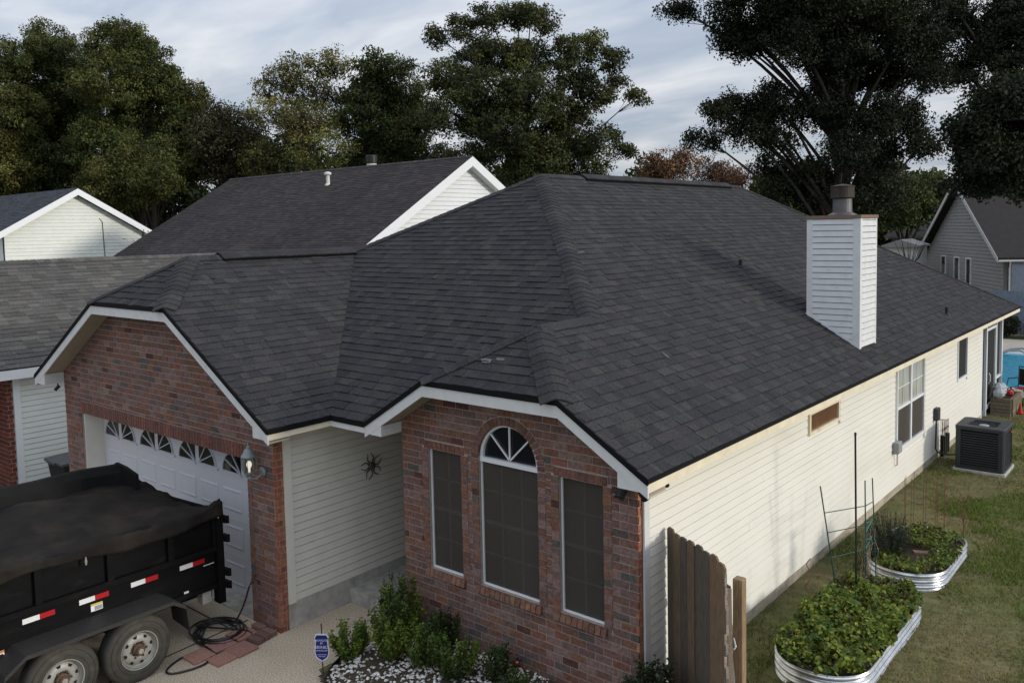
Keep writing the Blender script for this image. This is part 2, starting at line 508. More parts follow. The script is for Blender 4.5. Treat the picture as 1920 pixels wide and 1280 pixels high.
M_plastic = mat('black_plastic', (.018, .02, .02), .5, var=.15)
M_teal = mat('green_coated_stake', (.012, .05, .042), .5, var=.15)
M_tealt = mat('teal_ribbon', (.02, .14, .12), .5, var=.15)
M_rwire = mat('rusty_wire', (.13, .045, .03), .7, var=.2)
M_dstake = mat('dark_stake', (.012, .016, .014), .5, var=.1)
M_redp = mat('red_plastic', (.45, .03, .02), .5, var=.1)
M_clear = mat('pale_clear_plastic', (.5, .55, .57), .15, var=.2, vscale=15, alpha=.7, spec=.6)
M_vent = mat('white_pvc', (.62, .60, .56), .5, var=.1)

SH = [(.034, .034, .037), (.039, .038, .040), (.029, .029, .032), (.045, .044, .044), (.032, .031, .033), (.037, .036, .039)]
SHB = [(.094, .090, .084), (.082, .078, .073), (.108, .102, .094), (.074, .071, .067), (.089, .085, .079)]
SHD = [(.050, .043, .043), (.042, .036, .037), (.060, .051, .049), (.046, .040, .040)]
BR = [((.215, .110, .080), 6), ((.205, .112, .088), 6), ((.24, .112, .076), 2.2), ((.185, .118, .105), 6), ((.14, .110, .100), 1.6), ((.11, .098, .094), .6), ((.24, .155, .135), 6), ((.11, .052, .043), .7)]
BRK, BRW = [b[0] for b in BR], [b[1] for b in BR]
def brick_col(): return jit(tuple(.88 * q for q in R.choices(BRK, BRW)[0]), .13, .05)
def sunlit_brick(): return jit(R.choices([(.32, .13, .075), (.26, .10, .062), (.34, .16, .10)], [3, 3, 2])[0], .15, .05)  # sun-facing returns: brick tones brightened and warmed to stand for sunlight
def sill_brick(): return jit(R.choice([(.20, .105, .075), (.17, .095, .072), (.22, .12, .08)]), .15, .05)

# ------------------------------------------------------------------ ground, driveway, lawn
def sm(t): t = min(1, max(0, t)); return t * t * (3 - 2 * t)
def gz(x, y):
    """height of the yard"""
    a = .17 * sm((x + 3.6) / .5) * sm((y + 1.7) / 1.0)
    return max(a, .21 * sm((x + 1.2) / 1.2)) - .03 * (x < -3.6)

b = MB()
G = 4000
b.poly([(-G, -G, -.10), (G, -G, -.10), (G, G, -.10), (-G, G, -.10)])
tag(b.build('ground', M_ground), kind='structure')
xs = np.concatenate([np.arange(-4.2, 3, .12), np.arange(3, 40, 1.5)]); ys = np.concatenate([np.arange(-6, 3, .15), np.arange(3, 60, .8)])
vs = [(x, y, gz(x, y) - (.05 if x < -2.4 and y < -1.3 else 0) + .008 * math.sin(x * 3.1 + y * 1.7) + .006 * math.sin(y * 5.3 - x * 4)) for y in ys for x in xs]
k = len(xs)
b = MB(); b.add(vs, [(j * k + i, j * k + i + 1, (j + 1) * k + i + 1, (j + 1) * k + i) for j in range(len(ys) - 1) for i in range(k - 1)])
tag(b.build('lawn', M_lawn, smooth=True), kind='structure')
b = MB()
edge = [(-3.75, .16), (-3.72, -.35), (-3.60, -.75), (-3.46, -1.1), (-3.25, -1.42), (-2.95, -1.75), (-2.7, -2.3), (-2.5, -12), (-12.5, -12), (-12.5, -.95), (-4.71, -.95), (-4.71, .16)]
b.prism([(x, y, -.09) for x, y in edge[::-1]], (0, 0, .09))
st_ = MB(); st_.box(-120, 120, -21, -12.02, -.099, -.02); tag(st_.build('street', mat('street_concrete', (.33, .32, .30), .9, var=.15, vscale=2)), kind='structure')  # out-of-view street, added to bounce more light onto the house front
dr = b.build('driveway', M_drive); tag(dr, kind='structure')
b = MB()
b.box(-10.6, -5.0, -.95, -.45, -.09, .012)
b.build('garage_apron', M_conc, dr)
b = MB()
for p0, p1 in [((-5.10, -5.9), (-5.37, -1.0)), ((-12.4, -1.28), (-5.0, -1.28)), ((-12.4, -3.9), (-5.2, -3.9))]:
    b.beam((*p0, .0035), (*p1, .0035), .018, .006)
b.build('control_joint', mat('dark_joint', (.05, .045, .035), .95), dr)

# ------------------------------------------------------------------ the main house
S1, ZE = .602, 2.724
XE, YOF, XWL, YB = .302, -.336, -3.687, 18.62
XM = (XE + XWL) / 2
DJ = .963
ZJ, ZR = ZE + S1 * (XE - XM - DJ), ZE + S1 * (XE - XM)
YJA, YH = .609, YOF + (XE - XM)
XRG = -5.148
ZRG = ZE + S1 * (XE - XRG)
YR1, YR2 = YOF + (XE - XRG), 13.17
SG, XGR, XGL, YGF, DG = .58, -4.342, -11.2, -1.268, 1.114
XGM = (XGR + XGL) / 2
ZJG, ZGR = ZE + SG * (XGR - XGM - DG), ZE + SG * (XGR - XGM)
YGA, YV = -.266, YOF + (ZGR - ZE) / S1
YG = -.95
XD0, XD1, ZD = -10.186, -5.306, 2.142
XP = -4.708
XGW = -10.80

house = empty('brick_house', (-4, 4, 0), 'red brick and white siding bungalow with new charcoal shingle roof in the foreground', 'house')

f_right = lambda x, y: ZE + S1 * (XE - x)
f_front = lambda x, y: ZE + S1 * (y - YOF)
f_wleft = lambda x, y: ZE + S1 * (x - XWL)
sj = (ZR - ZJ) / (YJA - YOF)
f_wj = lambda x, y: ZJ + sj * (y - YOF)
f_gr = lambda x, y: ZE + SG * (XGR - x)
f_gl = lambda x, y: ZE + SG * (x - XGL)
sgj = (ZGR - ZJG) / (YGA - YGF)
f_gj = lambda x, y: ZJG + sgj * (y - YGF)
f_back = lambda x, y: ZE + (ZRG - ZE) / (YB - YR2) * (YB - y)
sl_ = (ZRG - ZGR) / (XRG - XGM)
f_left = lambda x, y: ZRG + sl_ * (x - XRG)

P_right = [[(XE, YOF), (XE, YH), (XM, YH), (XM, YJA), (XM + DJ, YOF)], [(XE, YH), (XE, YB), (XRG, YR2), (XRG, YR1), (XM, YH)]]
P_front = [[(XGR, YOF), (XWL, YOF), (XM, YH), (XRG, YR1), (XGM, YV)]]
P_wleft = [[(XWL, YOF), (XM - DJ, YOF), (XM, YJA), (XM, YH)]]
P_wj = [[(XM - DJ, YOF), (XM + DJ, YOF), (XM, YJA)]]
P_gr = [[(XGR, YGF), (XGR, YOF), (XGM, YV), (XGM, YGA), (XGM + DG, YGF)]]
P_gl = [[(XGL, YGF), (XGM - DG, YGF), (XGM, YGA), (XGM, YV), (XGL, YV)]]
P_gj = [[(XGM - DG, YGF), (XGM + DG, YGF), (XGM, YGA)]]
P_back = [[(XE, YB), (-10.6, YB), (XRG, YR2)]]
P_left = [[(XRG, YR1), (XRG, YR2), (-10.6, YB), (-10.6, YV), (XGM, YV)]]
b = MB()
for P, f in ((P_right, f_right), (P_front, f_front), (P_wleft, f_wleft), (P_wj, f_wj), (P_gr, f_gr), (P_gl, f_gl), (P_gj, f_gj), (P_back, f_back), (P_left, f_left)):
    for pc in P:
        pc = ccw(pc)
        k = len(pc)
        b.add([(x, y, f(x, y) - .012) for x, y in pc] + [(x, y, f(x, y) - .05) for x, y in pc],
              [tuple(range(k)), tuple(range(k, 2 * k))[::-1]] + [(i + k, (i + 1) % k + k, (i + 1) % k, i) for i in range(k)])
roof = b.build('roof', M_deck, house)
pcs = []
for P, f, e, u, o in ((P_right, f_right, (0, 1), (-1, 0), (XE, YOF)), (P_front, f_front, (1, 0), (0, 1), (XGR, YOF)), (P_wj, f_wj, (1, 0), (0, 1), (XM, YOF)),
                      (P_gr, f_gr, (0, 1), (-1, 0), (XGR, YGF)), (P_gj, f_gj, (1, 0), (0, 1), (XGM, YGF)), (P_wleft, f_wleft, (0, -1), (1, 0), (XWL, YOF)),
                      (P_gl, f_gl, (0, -1), (1, 0), (XGL, YGF)), (P_back, f_back, (-1, 0), (0, -1), (XE, YB)), (P_left, f_left, (0, -1), (1, 0), (-10.6, YB))):
    q, _ = shingles(P, f, e, u, o, SH)
    pcs += q
emit(pcs, 'shingle', 'shingle_field', roof, M_shingle, 300)

dnR, dnF = (1, 0, -S1), (0, -1, -S1)
dnGR, dnGL, dnW = (1, 0, -SG), (-1, 0, -SG), (-1, 0, -S1)
def perp(d, line):
    d, l = V3(*d), unit(V3(*line)); return d - l * (d @ l)
def hipcaps(p0, p1, a, c, w=.145):
    l = V3(*p1) - V3(*p0); caps(p0, p1, perp(a, l), perp(c, l), roof, M_shingle, SH, w)
hipcaps((XM, YH, ZR), (XRG, YR1, ZRG), dnR, dnF)
hipcaps((XM + DJ, YOF, ZJ), (XM, YJA, ZR), dnR, (0, -1, -sj), .17)
hipcaps((XM - DJ, YOF, ZJ), (XM, YJA, ZR), dnW, (0, -1, -sj), .13)
hipcaps((XM, YH + .1, ZR), (XM, YJA - .03, ZR), dnR, dnW)
hipcaps((XGM + DG, YGF, ZJG), (XGM, YGA, ZGR), dnGR, (0, -1, -sgj), .17)
hipcaps((XGM - DG, YGF, ZJG), (XGM, YGA, ZGR), dnGL, (0, -1, -sgj), .13)
hipcaps((XGM, YV, ZGR), (XGM, YGA, ZGR), dnGR, dnGL)
hipcaps((XRG, YR2, ZRG), (XRG, YR1, ZRG), dnR, (-1, 0, -sl_))
hipcaps((XGM, YV, ZGR), (XRG, YR1, ZRG), dnF, (-1, 0, -sl_))
hipcaps((XE, YB, ZE), (XRG, YR2, ZRG), dnR, (0, 1, -S1), .12)
# raised ridge vents under a second run of caps
def ridge_vent(p0, p1, a, c):
    p0, p1 = V3(*p0), V3(*p1); a, c = unit(a), unit(c)
    bb = MB()
    for d in (a, c):
        nn = np.cross(d, p1 - p0); nn = unit(nn if nn[2] > 0 else -nn)
        bb.beam(p0 + d * .09 + nn * .025, p1 + d * .09 + nn * .025, .17, .05, up=nn)
    bb.build('ridge_vent', M_drip, roof)
    caps(p0, p1, a, c, roof, M_shingle, SH, .175, .14, lift=.055)
ridge_vent((XRG, 12.5, ZRG), (XRG, 6.35, ZRG), dnR, (-1, 0, -sl_))
ridge_vent((XGM, YV - .12, ZGR), (XGM, .25, ZGR), dnGR, dnGL)

M_scuff = mat('chalky_scuff', (.13, .13, .13), .95, var=.5, vscale=30)
for x, y, f, w in ((-1.98, .02, f_wj, .10), (-1.80, .06, f_wj, .07), (-2.72, 2.9, f_front, .07), (-.9, 2.1, f_right, .06)):
    MB().poly([(x + w * math.cos(a) * R.uniform(.5, 1.1), y + .35 * w * math.sin(a) * R.uniform(.5, 1.1), f(x + w * math.cos(a), y + .35 * w * math.sin(a)) + .021) for a in np.linspace(0, 2 * math.pi, 9, endpoint=False)]).build('scuff_mark', M_scuff, roof)

# eaves: drip edge, fascia, soffit
b = MB()
b.box(XE - .02, XE + .012, YOF - .01, YB + .01, ZE - .034, ZE + .002)
b.box(-10.6, XE, YB - .02, YB + .012, ZE - .055, ZE)
b.box(XGR + .0, XWL - .005, YOF - .012, YOF + .01, ZE - .06, ZE + .002)
b.box(XGR - .01, XGR + .012, YGF, YOF - .013, ZE - .06, ZE + .002)
for X0, ZZ, Xs in ((YOF, (ZE, ZJ), (XWL, XM - DJ, XM + DJ, XE)), (YGF, (ZE, ZJG), (XGL, XGM - DG, XGM + DG, XGR))):
    pr = [(Xs[0], ZZ[0]), (Xs[1], ZZ[1]), (Xs[2], ZZ[1]), (Xs[3], ZZ[0])]
    for (xa, za), (xb, zb) in zip(pr, pr[1:]):
        b.prism([(xa, X0 - .014, za + .004), (xa, X0 - .014, za - .058), (xb, X0 - .014, zb - .058), (xb, X0 - .014, zb + .004)], (0, .03, 0))
b.build('drip_edge', M_drip, house)
def rake(y, Xs, zz, depth, wall_y):
    t0, t1 = .045, .185
    pr = [(Xs[0], zz[0]), (Xs[1], zz[1]), (Xs[2], zz[1]), (Xs[3], zz[0])]
    for (xa, za), (xb, zb) in zip(pr, pr[1:]):
        MB().prism([(xa + .001, y, za - t0), (xa + .001, y, za - t1), (xb - .001, y, zb - t1), (xb - .001, y, zb - t0)], (0, .022, 0)).build('fascia_board', M_trim, house)
        n = 1
        MB().prism([(xa, y + .023, za - t1 + .02), (xa, y + .023, za - t1 + .008), (xb, y + .023, zb - t1 + .008), (xb, y + .023, zb - t1 + .02)], (0, wall_y - y - .03, 0)).build('soffit_panel', M_soffit, house)
rake(YOF, (XWL, XM - DJ, XM + DJ, XE), (ZE, ZJ), .3, 0)
rake(YGF, (XGL, XGM - DG, XGM + DG, XGR), (ZE, ZJG), .3, YG)
ZF = 2.592
MB().box(XE - .024, XE - .003, YOF + .024, YB, ZF, ZE - .03).build('fascia_board', M_sunlit_cream, house)
MB().box(XGR - .024, XGR - .003, YGF + .024, YOF, ZF, ZE - .05).build('fascia_board', M_sunlit_cream, house)
MB().box(XGR - .023, XWL - .003, YOF, YOF + .022, ZF, ZE - .05).build('fascia_board', M_trim, house)
MB().box(.0, XE - .025, .0, YB - .02, ZF + .01, ZF + .022).build('soffit_panel', M_sunlit_cream, house)
MB().box(XP, XGR - .025, YG, 3.6, ZF + .01, ZF + .022).build('soffit_panel', M_soffit, house)
MB().box(XGR - .02, -3.4, YOF + .023, 3.6, ZF + .011, ZF + .023).build('soffit_panel', M_soffit, house)
def pork(x0, x1, xs, y0, y1, slope, side):
    top = lambda x: ZE + slope * abs(x - xs) - .186
    x0_, x1_ = x0, x1
    MB().prism([(x0_, y0 + .003, ZF - .004), (x1_, y0 + .003, ZF - .004), (x1_, y0 + .003, max(top(x1_), ZF)), (x0_, y0 + .003, max(top(x0_), ZF))], (0, y1 - y0 - .006, 0)).build('eave_return', M_trim, house)
pork(-.03, XE - .002, XE, YOF, 0, S1, 1)
pork(XWL + .002, -3.385, XWL, YOF, 0, S1, -1)
pork(XGR - .31, XGR - .002, XGR, YGF, YG, SG, 1)
pork(XGL + .002, XGL + .40, XGL, YGF, YG, SG, -1)

# brick fronts
WX = [(-2.932, -2.39), (-2.117, -1.258), (-.979, -.419)]
WZ0, WZ1, WZM = .988, 2.452, 2.455
AC_X, AC_R = (WX[1][0] + WX[1][1]) / 2, (WX[1][1] - WX[1][0]) / 2
XB0, XB1 = -3.38, -.012
frW = Frame((0, 0, 0), (1, 0, 0), (0, 0, 1))
frG = Frame((0, YG, 0), (1, 0, 0), (0, 0, 1))
off = .18
regW = ccw([(XB0, .02), (XB1, .02), (XB1, ZE + S1 * (XE - XB1) - off), (XM + DJ, ZJ - off), (XM - DJ, ZJ - off), (XB0, ZE + S1 * (XB0 - XWL) - off)])
regG = ccw([(XGW, -.02), (XP, -.02), (XP, ZE + SG * (XGR - XP) - off), (XGM + DG, ZJG - off), (XGM - DG, ZJG - off), (XGW, ZE + SG * (XGW - XGL) - off)])
SILL = .085
opW = [(WX[0][0], WX[0][1], WZ0, WZ1), (WX[1][0], WX[1][1], WZ0, WZM), (WX[2][0], WX[2][1], WZ0, WZ1)]
JW = .104
opB = [(a - JW, c + JW, WZ0, WZ1 if i != 1 else WZM) for i, (a, c) in enumerate(WX)] + [(a - .05, c + .05, WZ0 - SILL, WZ0) for a, c in WX] + [(WX[i][0] - .06, WX[i][1] + .06, WZ1, WZ1 + .1) for i in (0, 2)] + opW
pw = bricks(frW, regW, opB, brick_col, circles=[(AC_X, WZM, AC_R + .105)])
for a, c in WX:                                          # rowlock sills
    n = round((c - a + .1) / .0735)
    for i in range(n):
        u0 = a - .05 + i * (c - a + .1) / n
        vs, fs = plate(frW, [(u0, WZ0 - SILL), (u0 + .064, WZ0 - SILL), (u0 + .064, WZ0 - .006), (u0, WZ0 - .006)], WZ0 - SILL, WZ0, .052, .030, -.06)
        pw.append((vs, fs, sill_brick()))
for i, (a, c) in enumerate(WX):                          # header bricks down both jambs
    z, top = WZ0, (WZ1 if i != 1 else WZM)
    m_ = round((top - WZ0) / .0855); hh = (top - WZ0) / m_
    for k in range(m_):
        for u0, u1 in ((a - JW + .004, a - .001), (c + .001, c + JW - .004)):
            w = .007 + R.uniform(-.002, .003)
            vs, fs = plate(frW, [(u0, z + k * hh), (u1, z + k * hh), (u1, z + (k + 1) * hh - .010), (u0, z + (k + 1) * hh - .010)], 0, 1, w, w, -.08)
            pw.append((vs, fs, brick_col()))
for i in (0, 2):                                         # rowlock heads
    a, c = WX[i]; n = round((c - a + .12) / .0735)
    for k in range(n):
        u0 = a - .06 + k * (c - a + .12) / n
        vs, fs = plate(frW, [(u0, WZ1 + .002), (u0 + .064, WZ1 + .002), (u0 + .064, WZ1 + .09), (u0, WZ1 + .09)], WZ1, WZ1 + .1, .008, .008, -.08)
        pw.append((vs, fs, jit((.18, .085, .065), .2)))
for k in range(24):                                      # arch ring
    a0, a1 = math.pi * k / 24 + .012, math.pi * (k + 1) / 24 - .012
    r0, r1 = AC_R + .002, AC_R + .096
    po = [(AC_X + r_ * math.cos(a), WZM + r_ * math.sin(a)) for r_, a in ((r0, a0), (r1, a0), (r1, a1), (r0, a1))]
    vs, fs = plate(frW, po, 0, 1, .009, .009, -.08)
    pw.append((vs, fs, jit((.165, .085, .068), .2)))
def wall_mesh(fr, reg, holes, depth, name, mt, arch=None):
    """wall with rectangular holes: built from strips between hole edges"""
    us = sorted({p[0] for p in reg} | {h[0] for h in holes} | {h[1] for h in holes})
    bb = MB()
    vmax = max(p[1] for p in reg) + 1; vmin = min(p[1] for p in reg) - 1
    for u0, u1 in zip(us, us[1:]):
        if u1 - u0 < 1e-4: continue
        mid = (u0 + u1) / 2; cuts = sorted([(h[2], h[3]) for h in holes if h[0] < mid < h[1]]); v = vmin; spans = []
        for c0, c1 in cuts: spans.append((v, c0)); v = c1
        spans.append((v, vmax))
        for v0, v1 in spans:
            po = clip_convex([(u0, v0), (u1, v0), (u1, v1), (u0, v1)], reg)
            if len(po) > 2 and area(po) > 1e-5:
                vs, fs = plate(fr, po, 0, 1, 0, 0, -depth); k = len(po)
                bb.add(vs, fs + [tuple(range(k, 2 * k))[::-1]])
    return bb.build(name, mt, house)
NA = 40
arch_holes = []
for k in range(NA):
    xa, xb = AC_X - AC_R + 2 * AC_R * k / NA, AC_X - AC_R + 2 * AC_R * (k + 1) / NA
    h = math.sqrt(max(0, AC_R ** 2 - min(abs(xa - AC_X), abs(xb - AC_X)) ** 2))
    arch_holes.append((xa, xb, WZ0, WZM + h))
wwall = wall_mesh(frW, regW, [opW[0], opW[2]] + arch_holes, .10, 'brick_wall', M_mortar)
DOOR = (XD0, XD1, -.05, ZD)
gwall = wall_mesh(frG, regG, [DOOR], .12, 'brick_wall', M_mortar)
pg = bricks(frG, regG, [(XD0 - .104, XD1 + .104, -.1, ZD), (XD0, XD1, ZD - .1, ZD + .205)], brick_col)
for k in range(25):
    for u0, u1 in ((XD0 - .100, XD0 - .001), (XD1 + .001, XD1 + .100)):
        vs, fs = plate(frG, [(u0, k * .0857), (u1, k * .0857), (u1, k * .0857 + .0757), (u0, k * .0857 + .0757)], 0, 1, .007, .008, -.1)
        pg.append((vs, fs, brick_col()))
n = round((XD1 - XD0) / .0735)
for k in range(n):                                       # soldier course over the door
    u0 = XD0 + k * (XD1 - XD0) / n
    vs, fs = plate(frG, [(u0, ZD + .002), (u0 + .062, ZD + .002), (u0 + .062, ZD + .194), (u0, ZD + .194)], 0, 1, .008, .008, -.1)
    pg.append((vs, fs, jit(R.choice([(.20, .088, .064), (.17, .08, .066), (.15, .08, .07)]), .15)))
frP = Frame((XP, YG, 0), (0, 1, 0), (0, 0, 1))           # short brick returns
pg += bricks(frP, ccw([(-.006, -.02), (.125, -.02), (.125, 2.6), (-.006, 2.6)]), [], sunlit_brick, L=.131, H=.0855)
frR = Frame((XB1, 0, 0), (0, 1, 0), (0, 0, 1))
pw += bricks(frR, ccw([(-.006, .02), (.06, .02), (.06, 2.62), (-.006, 2.62)]), [], sunlit_brick, L=.066, H=.0855)
sc = sorted([(score(p[0]), 0, i) for i, p in enumerate(pw)] + [(score(p[0]), 1, i) for i, p in enumerate(pg)], reverse=True)[:300]
nw = sum(1 for s_ in sc if s_[1] == 0)
emit(pw, 'brick', 'brick_courses', wwall, M_brick, nw)
emit(pg, 'brick', 'brick_courses', gwall, M_brick, 300 - nw)

# front windows
def bars(name, rects, y0, y1, mt, parent):
    bb = MB()
    for x0, x1, z0, z1 in rects: bb.box(x0, x1, y0, y1, z0, z1)
    return bb.build(name, mt, parent)
for i, (a, c) in enumerate(WX):
    top = WZ1 if i != 1 else WZM
    w = MB().box(a + .01, c - .01, .085, .09, WZ0 + .01, top - .01).build('window', M_glass, house)
    t = .018
    bars('frame', [(a, a + t, WZ0, top), (c - t, c, WZ0, top), (a + t, c - t, WZ0, WZ0 + t), (a + t, c - t, top - t, top)], .040, .075, M_frame, w)
    mid = (WZ0 + top) / 2
    cols = 2 if i != 1 else 3
    mm = [(a + t, c - t, mid - .02, mid + .02)] + [(a + (c - a) * k / cols - .009, a + (c - a) * k / cols + .009, WZ0 + t, top - t) for k in range(1, cols)]
    mm += [(a + t, c - t, WZ0 + (top - WZ0) * q - .008, WZ0 + (top - WZ0) * q + .008) for q in (.25, .75)]
    bars('muntin', [mm[0]], .064, .078, M_munt, w)
    bars('muntin', mm[1:], .068, .08, M_munt, w)
    bars('screen', [(a + t + .002, c - t - .002, WZ0 + t + .002, top - t - .002)], .056, .059, M_screen, w)
arc = lambda r_, n=18: [(AC_X + r_ * math.cos(math.pi * k / n), WZM + .02 + r_ * math.sin(math.pi * k / n)) for k in range(n + 1)]
aw = MB().prism([(x, .07, z) for x, z in arc(AC_R - .01)], (0, .012, 0)).build('arched_window', M_glass, house)
bb = MB()
oa, ia = arc(AC_R - .002), arc(AC_R - .040)
for k in range(len(oa) - 1): bb.prism([(oa[k][0], .028, oa[k][1]), (oa[k + 1][0], .028, oa[k + 1][1]), (ia[k + 1][0], .028, ia[k + 1][1]), (ia[k][0], .028, ia[k][1])][::-1], (0, .04, 0))
bb.box(AC_X - AC_R + .004, AC_X + AC_R - .004, .022, .066, WZM - .03, WZM + .022)
bb.build('frame', M_frame, aw)
bb = MB()
for ang in (45, 90, 135):
    q = math.radians(ang); bb.beam((AC_X, .052, WZM + .03), (AC_X + (AC_R - .03) * math.cos(q), .052, WZM + .02 + (AC_R - .03) * math.sin(q)), .016, .02, up=(0, 1, 0))
bb.build('muntin', M_frame, aw)

# white corner trims
MB().box(.0, .022, .062, .16, .35, ZF).build('corner_trim', M_trim, house)
MB().box(XP - .02, XP + .028, YG + .128, YG + .235, .33, ZF).build('corner_trim', M_side2, house)

# garage door in its deep opening
YDR = YG + .33
gd = MB().box(XD0 + .02, XD1 - .02, YDR, YDR + .04, .014, ZD + .02).build('garage_door', M_door, house)
MB().box(XD0 - .0, XD0 + .028, YG + .03, YDR + .04, 0, ZD).build('jamb', M_side2, house)
MB().box(XD1 - .028, XD1, YG + .03, YDR + .04, 0, ZD).build('jamb', M_side2, house)
MB().box(XD0 + .03, XD1 - .03, YG + .03, YDR + .04, ZD - .006, ZD + .03).build('door_head', M_side2, house)
cw, rh = (XD1 - XD0 - .06) / 8, (ZD - .02) / 4
for r_ in range(1, 4):
    z0 = .014 + r_ * rh; MB().box(XD0 + .02, XD1 - .02, YDR - .002, YDR - .0005, z0 - .006, z0 + .006).build('section_joint', M_munt, gd)
for c_ in range(8):
    x0 = XD0 + .03 + c_ * cw
    for r_ in range(3):
        z0 = .014 + r_ * rh
        a0, a1, b0, b1 = x0 + .06, x0 + cw - .06, z0 + .10, z0 + rh - .10
        q = [(a0, b0), (a1, b0), (a1, b1), (a0, b1)]
        i0 = [(a0 + .028, b0 + .028), (a1 - .028, b0 + .028), (a1 - .028, b1 - .028), (a0 + .028, b1 - .028)]
        i1 = [(a0 + .055, b0 + .055), (a1 - .055, b0 + .055), (a1 - .055, b1 - .055), (a0 + .055, b1 - .055)]
        ring = [(x, YDR - .001, z) for x, z in q] + [(x, YDR + .010 - .022, z) for x, z in i0] + [(x, YDR - .006, z) for x, z in i1]
        MB().add(ring, [(i, (i + 1) % 4, 4 + (i + 1) % 4, 4 + i) for i in range(4)] + [(4 + i, 4 + (i + 1) % 4, 8 + (i + 1) % 4, 8 + i) for i in range(4)] + [(8, 9, 10, 11)]).build('door_panel', M_door, gd)
    # quarter-round lights, paired into half suns
    z0 = .014 + 3 * rh + .14
    lft = c_ % 2 == 0
    cx = x0 + cw - .055 if lft else x0 + .055
    sg = -1 if lft else 1
    rx, rz = cw - .15, rh - .20
    pts = [(cx + sg * rx * math.cos(t), z0 + rz * math.sin(t)) for t in np.linspace(0, math.pi / 2, 9)]
    lt = MB().prism([(cx, YDR - .006, z0)] + [(x, YDR - .006, z) for x, z in pts], (0, .005, 0)).build('door_light', M_glass, gd)
    bb = MB()
    for ang in (30, 60):
        q = math.radians(ang); bb.beam((cx, YDR - .012, z0), (cx + sg * rx * math.cos(q), YDR - .012, z0 + rz * math.sin(q)), .014, .018, up=(0, 1, 0))
    for p0, p1 in zip(pts, pts[1:]): bb.beam((p0[0], YDR - .012, p0[1]), (p1[0], YDR - .012, p1[1]), .016, .02, up=(0, 1, 0))
    bb.box(x0 + .035, x0 + cw - .035, YDR - .018, YDR - .004, z0 - .045, z0 - .012)
    bb.build('light_frame', M_door, lt)

# garage side wall, porch, entry wall
frS = Frame((XP - .012, 0, 0), (0, 1, 0), (0, 0, 1))
gs = MB().box(XP - .12, XP - .013, YG + .12, 3.6, 0, 2.6).build('side_wall', M_side2, house)
siding(gs, frS, YG + .235, 3.6, .34, ZF, M_side2, exp=.1)
MB().box(XP - .11, XP + .004, YG + .13, 3.6, -.05, .338).build('foundation', M_conc, house)
MB().box(XP + .005, -3.385, .16, 3.6, -.05, .20).build('porch_slab', M_conc, house)
ew = MB().box(XP - .1, -3.38, 3.6, 3.7, .2, 2.6).build('entry_wall', M_side2, house)
dm = MB().box(-4.45, -3.55, 3.56, 3.6, .2, 2.24).build('front_door', mat('dark_red_door', (.10, .03, .025), .4), house)
MB().lathe([(.03, 0), (.03, .05)], (-3.65, 3.50, 1.1), 10, 'y').build('handle', M_lamp, dm)
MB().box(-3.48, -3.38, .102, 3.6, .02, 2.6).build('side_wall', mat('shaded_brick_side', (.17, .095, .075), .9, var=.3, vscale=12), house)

# long right-hand wall
openR = [(4.40, 5.60, 2.12, 2.42), (8.50, 10.38, .97, 2.50), (13.03, 13.93, 1.55, 2.52), (15.55, 18.10, .3, 2.55)]
YW1 = 18.15
rw = MB().box(-.14, -.013, .102, 15.5, -.05, 2.6).build('side_wall', M_side, house)
frX = Frame((0, 0, 0), (0, 1, 0), (0, 0, 1))
siding(rw, frX, .16, 15.50, .36, ZF + .01, M_side, openings=[(a - .05, c + .05, d - .05, e + .05) for a, c, d, e in openR[:3]], exp=.1, slot=.0105, joint=3.66)
MB().box(-.10, .004, .102, 15.5, -.05, .357).build('foundation', mat('stained_foundation', (.44, .38, .29), .9, var=.25, vscale=8, tint=(.28, .25, .21), tscale=1.2, tpos=(.45, .7)), house)
def side_window(y0, y1, z0, z1, glass, kind):
    w = MB().box(-.012, -.008, y0, y1, z0, z1).build('window', glass, house)
    t = .045
    bb = MB()
    for a, c, d, e in ((y0 - t, y0, z0 - t, z1 + t), (y1, y1 + t, z0 - t, z1 + t), (y0, y1, z0 - t, z0), (y0, y1, z1, z1 + t)): bb.box(-.011, .030, a, c, d, e)
    if kind == 'double': bb.box(-.006, .026, (y0 + y1) / 2 - .04, (y0 + y1) / 2 + .04, z0, z1)
    bb.build('frame', M_frame if kind != 'small' else M_sunlit_cream, w)
    if kind == 'double':
        zm = (z0 + z1) / 2; ym = (y0 + y1) / 2
        for a, c in ((y0, ym - .04), (ym + .04, y1)):
            MB().box(-.004, .020, a, c, zm - .025, zm + .025).build('sash_rail', M_frame, w)
            MB().box(.004, .006, a + .01, c - .01, z0 + .01, zm - .03).build('screen', M_screen, w)
            bb = MB(); h = (z1 - zm) / 2
            bb.box(-.002, .006, (a + c) / 2 - .008, (a + c) / 2 + .008, zm + .026, z1); bb.box(-.003, .005, a, c, zm + h - .008, zm + h + .008); bb.build('muntin', M_frame, w)
    return w
M_brown = mat('brown_shaded_glass', (.12, .055, .028), .35, var=.2, vscale=3)
M_curt = mat('curtained_glass', (.42, .42, .37), .2, var=.3, vscale=9, stretch=(1, 2, .15), spec=.5)
side_window(4.45, 5.55, 2.16, 2.40, M_brown, 'small')
side_window(8.58, 10.30, 1.02, 2.45, M_curt, 'double')
side_window(13.08, 13.90, 1.58, 2.48, M_screenb, 'plain')
